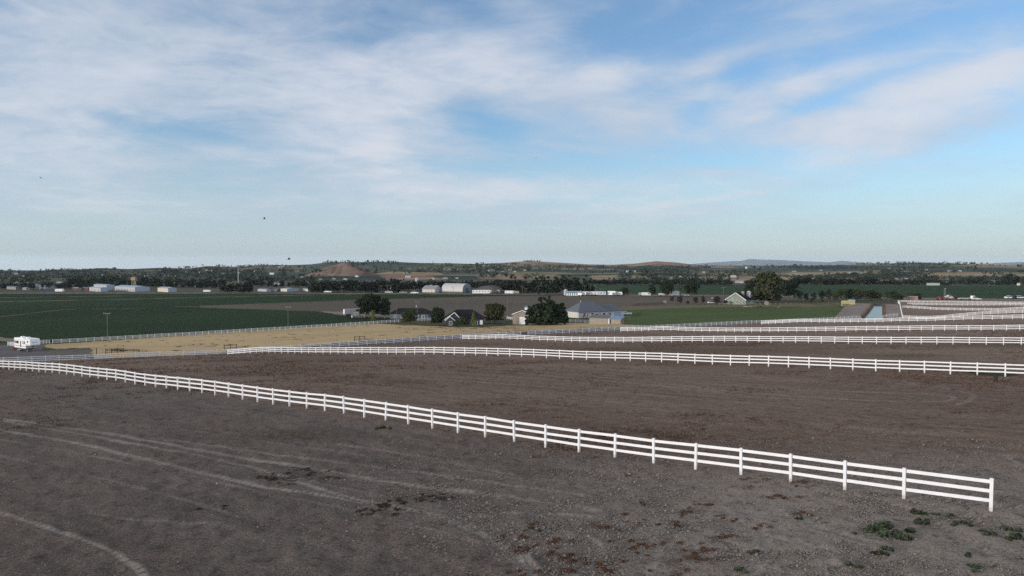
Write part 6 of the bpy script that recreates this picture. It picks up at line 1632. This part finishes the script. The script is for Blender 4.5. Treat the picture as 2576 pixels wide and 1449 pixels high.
GW = [('largest dark green weed clump on the bare dirt near the fence end', (1905, 668), 1.05, .55), ('second green weed lobe touching the right side of the largest clump', (1985, 690), .55, .42), ('green weed clump nearest the last two fence posts', (2045, 570), .5, .36),
      ('green weed clump just below the one nearest the fence posts', (2062, 612), .5, .38), ('low green weed clump right of the clump by the fence posts', (2170, 580), .42, .2), ('compact green weed clump in the pale dirt below the last post', (2268, 628), .42, .34),
      ('sprawling green weed clump left of the right picture edge', (2440, 685), .75, .25), ('upper green weed clump at the right edge, below the last post', (2515, 655), .4, .25), ('green weed clump below the largest clump', (1850, 765), .55, .35),
      ('green weed clump at the bottom of the tyre tracks', (1720, 832), .45, .3), ('small green tuft in the middle of the curved tyre marks', (1205, 760), .32, .2), ('small green tuft near the bottom edge left of the tyre marks', (1165, 855), .36, .2),
      ('little upright green weed alone in the pale dirt', (1455, 603), .22, .3), ('flat green weed above the rusty weed patches', (640, 524), .35, .14), ('thin green weed left of the rusty patches', (100, 655), .35, .2), ('green weed at the bottom right among tyre cleat marks', (2350, 850), .4, .16),
      ('small green weed between the two lower right tracks', (2285, 775), .3, .18), ('green weed clump cut by the right picture edge', (2570, 690), .45, .3), ('tiny green sprig left of the largest clump', (1735, 680), .28, .16)]
def weed(label, p, rad, h, m=None, n=None, seed=0):
    rad *= .78; h *= .72
    rs = np.random.RandomState(300 + seed); k = n or int(40 + 230 * rad * rad)
    k *= 10
    nsub = max(3, int(rad * 14)); sa = rs.uniform(0, 6.28, nsub); sq = rad * np.sqrt(rs.rand(nsub)); sr = rad * rs.uniform(.18, .42, nsub); sh = h * rs.uniform(.45, 1.1, nsub) * (1.1 - .5 * sq / rad)
    j = rs.randint(nsub, size=k); u = rs.normal(0, 1, (k, 3)); u /= np.linalg.norm(u, axis=1, keepdims=True); u[:, 2] = np.abs(u[:, 2]); u *= rs.rand(k, 1) ** .4
    X = p.x + (np.cos(sa) * sq * 1.2)[j] + u[:, 0] * sr[j]; Y = p.y + (np.sin(sa) * sq * .9)[j] + u[:, 1] * sr[j]
    C_ = np.stack([X, Y, zt(X, Y) + u[:, 2] * sh[j]], -1)
    v, f = leaf_quads(C_, u + np.array([0, 0, .4]), .045, rs); tn = np.repeat(np.clip(.15 + .5 * u[:, 2] + .3 * rs.rand(nsub)[j], 0, 1), 4)
    v[:, 0] -= p.x; v[:, 1] -= p.y; v[:, 2] -= p.z
    o = np_obj('weed_clump', v, f, m or M_GREENW, {'tone': tn}, smooth=False); o.location = p
    return tag(o, label, 'weed', 'weed clumps on the bare dirt')
for i, (lb, q, rad, h) in enumerate(GW): weed(lb, hit(*R3([q])[0]), rad, h, seed=i)
weed('pale yellow green weed beside the middle of the nearest fence', hit(966, 1079), .7, .4, M_LEAFO, 70, 40)
weed('dark weed growing under the second fence at the right edge', hit(2500, 943), 1.8, .5, M_GREENW, 300, 41)
weed('dark weed under the second fence, left of the larger one at the edge', hit(2462, 939), 1.0, .35, M_GREENW, 140, 42)
# tufts along the canal banks and the foot of the fences
def bank_grass():
    rs = np.random.RandomState(95); X = []; Y = []
    for sd in (-1, 1):
        v = rs.uniform(-6, CLEN + 2, 700); cc, hf = canal_half(v); u = cc + sd * (hf + .9 + np.abs(rs.normal(0, .7, 700)))
        X.append(CA[0] + CDIR[0] * v + CDIR[1] * u); Y.append(CA[1] + CDIR[1] * v - CDIR[0] * u)
    a = rs.uniform(60, 250, 900); t = -rs.choice([2.0, 6.2, 11.3], 900) + rs.normal(0, .45, 900)
    X.append(BX + BDX * a + BDY * t); Y.append(BY + BDY * a - BDX * t)
    X, Y = np.concatenate(X), np.concatenate(Y); H = rs.uniform(.08, .30, len(X))
    v, f, tn = tufts(X, Y, H, H * 1.2, 5, rs)
    tag(np_obj('bank_grass', v, f, M_DRYW, {'tone': tn}, smooth=False), 'rough grass along the canal banks', 'grass', kind='stuff')
bank_grass()

# ------------------------------------------------------------------ birds
M_BIRD = mat('dark_feathers', (.022, .022, .026), .7, .2, 6)
def bird(x, y, dist, span, flap, head, label, bank=0.0):
    d = ray(x, y); p = Vector((0, 0, EYE)) + Vector(d) * (dist / d[1])
    t = empty('bird', tuple(p), head); t.rotation_euler = (bank, 0, head); tag(t, label, 'bird', 'birds in flight')
    s = span / 2
    mb = MB(); mb.tube([(-.55 * s, 0, 0), (-.25 * s, 0, .01), (.1 * s, 0, .02), (.38 * s, 0, .05 * s), (.52 * s, 0, .06 * s), (.66 * s, 0, .04 * s)], [.02 * s, .10 * s, .15 * s, .10 * s, .09 * s, .015 * s], 8); mb.build('body', M_BIRD, t)
    mb = MB(); mb.prism([(-.45 * s, -.05 * s), (-.95 * s, -.20 * s), (-1.0 * s, 0), (-.95 * s, .20 * s), (-.45 * s, .05 * s)], 'z', -.01, .015); mb.build('tail', M_BIRD, t)
    for q in (-1, 1):
        a, b_ = math.cos(flap), math.sin(flap)
        V = [(.20 * s, 0, 0), (-.22 * s, 0, 0), (.28 * s, q * .5 * a * s, .5 * b_ * s), (-.24 * s, q * .5 * a * s, .5 * b_ * s), (.02 * s, q * a * s * .98, .85 * b_ * s), (-.16 * s, q * a * s, .86 * b_ * s)]
        V = V + [(v[0], v[1], v[2] + .012) for v in V]
        mb = MB(); mb.add(V, [(0, 1, 3, 2), (2, 3, 5, 4), (8, 9, 7, 6), (10, 11, 9, 8), (0, 2, 8, 6), (2, 4, 10, 8), (4, 5, 11, 10), (5, 3, 9, 11), (3, 1, 7, 9)]); mb.build('wing', M_BIRD, t)
bird(103, 448, 150, .85, .5, R(150), 'bird gliding at the far left of the sky', .3)
bird(665, 551, 110, .75, 1.15, R(20), 'bird with wings raised, above the valley sheds')
bird(727, 652.5, 100, .8, .75, R(5), 'bird flying lowest, just over the left skyline')
bird(1349, 398, 130, .55, -.35, R(80), 'bird with drooping wings, highest in the middle of the sky')
bird(1521, 521, 200, .5, .25, R(95), 'tiniest bird, lower right of the middle one')

# ------------------------------------------------------------------ haze
def haze():
    mb = MB(); mb.box(-24000, 24000, -400, 24000, -262, 215)
    m = bpy.data.materials.new('haze_air'); m.use_nodes = True; m.node_tree.nodes.clear()
    g = NT(m.node_tree); v = g.n('ShaderNodeVolumePrincipled'); o = g.n('ShaderNodeOutputMaterial'); g.put(o.inputs['Volume'], v)
    v.inputs['Color'].default_value = (0.78, 0.88, 0.97, 1); v.inputs['Density'].default_value = 0.000031; v.inputs['Anisotropy'].default_value = 0.2
    tag(mb.build('haze', m), kind='stuff')
haze()
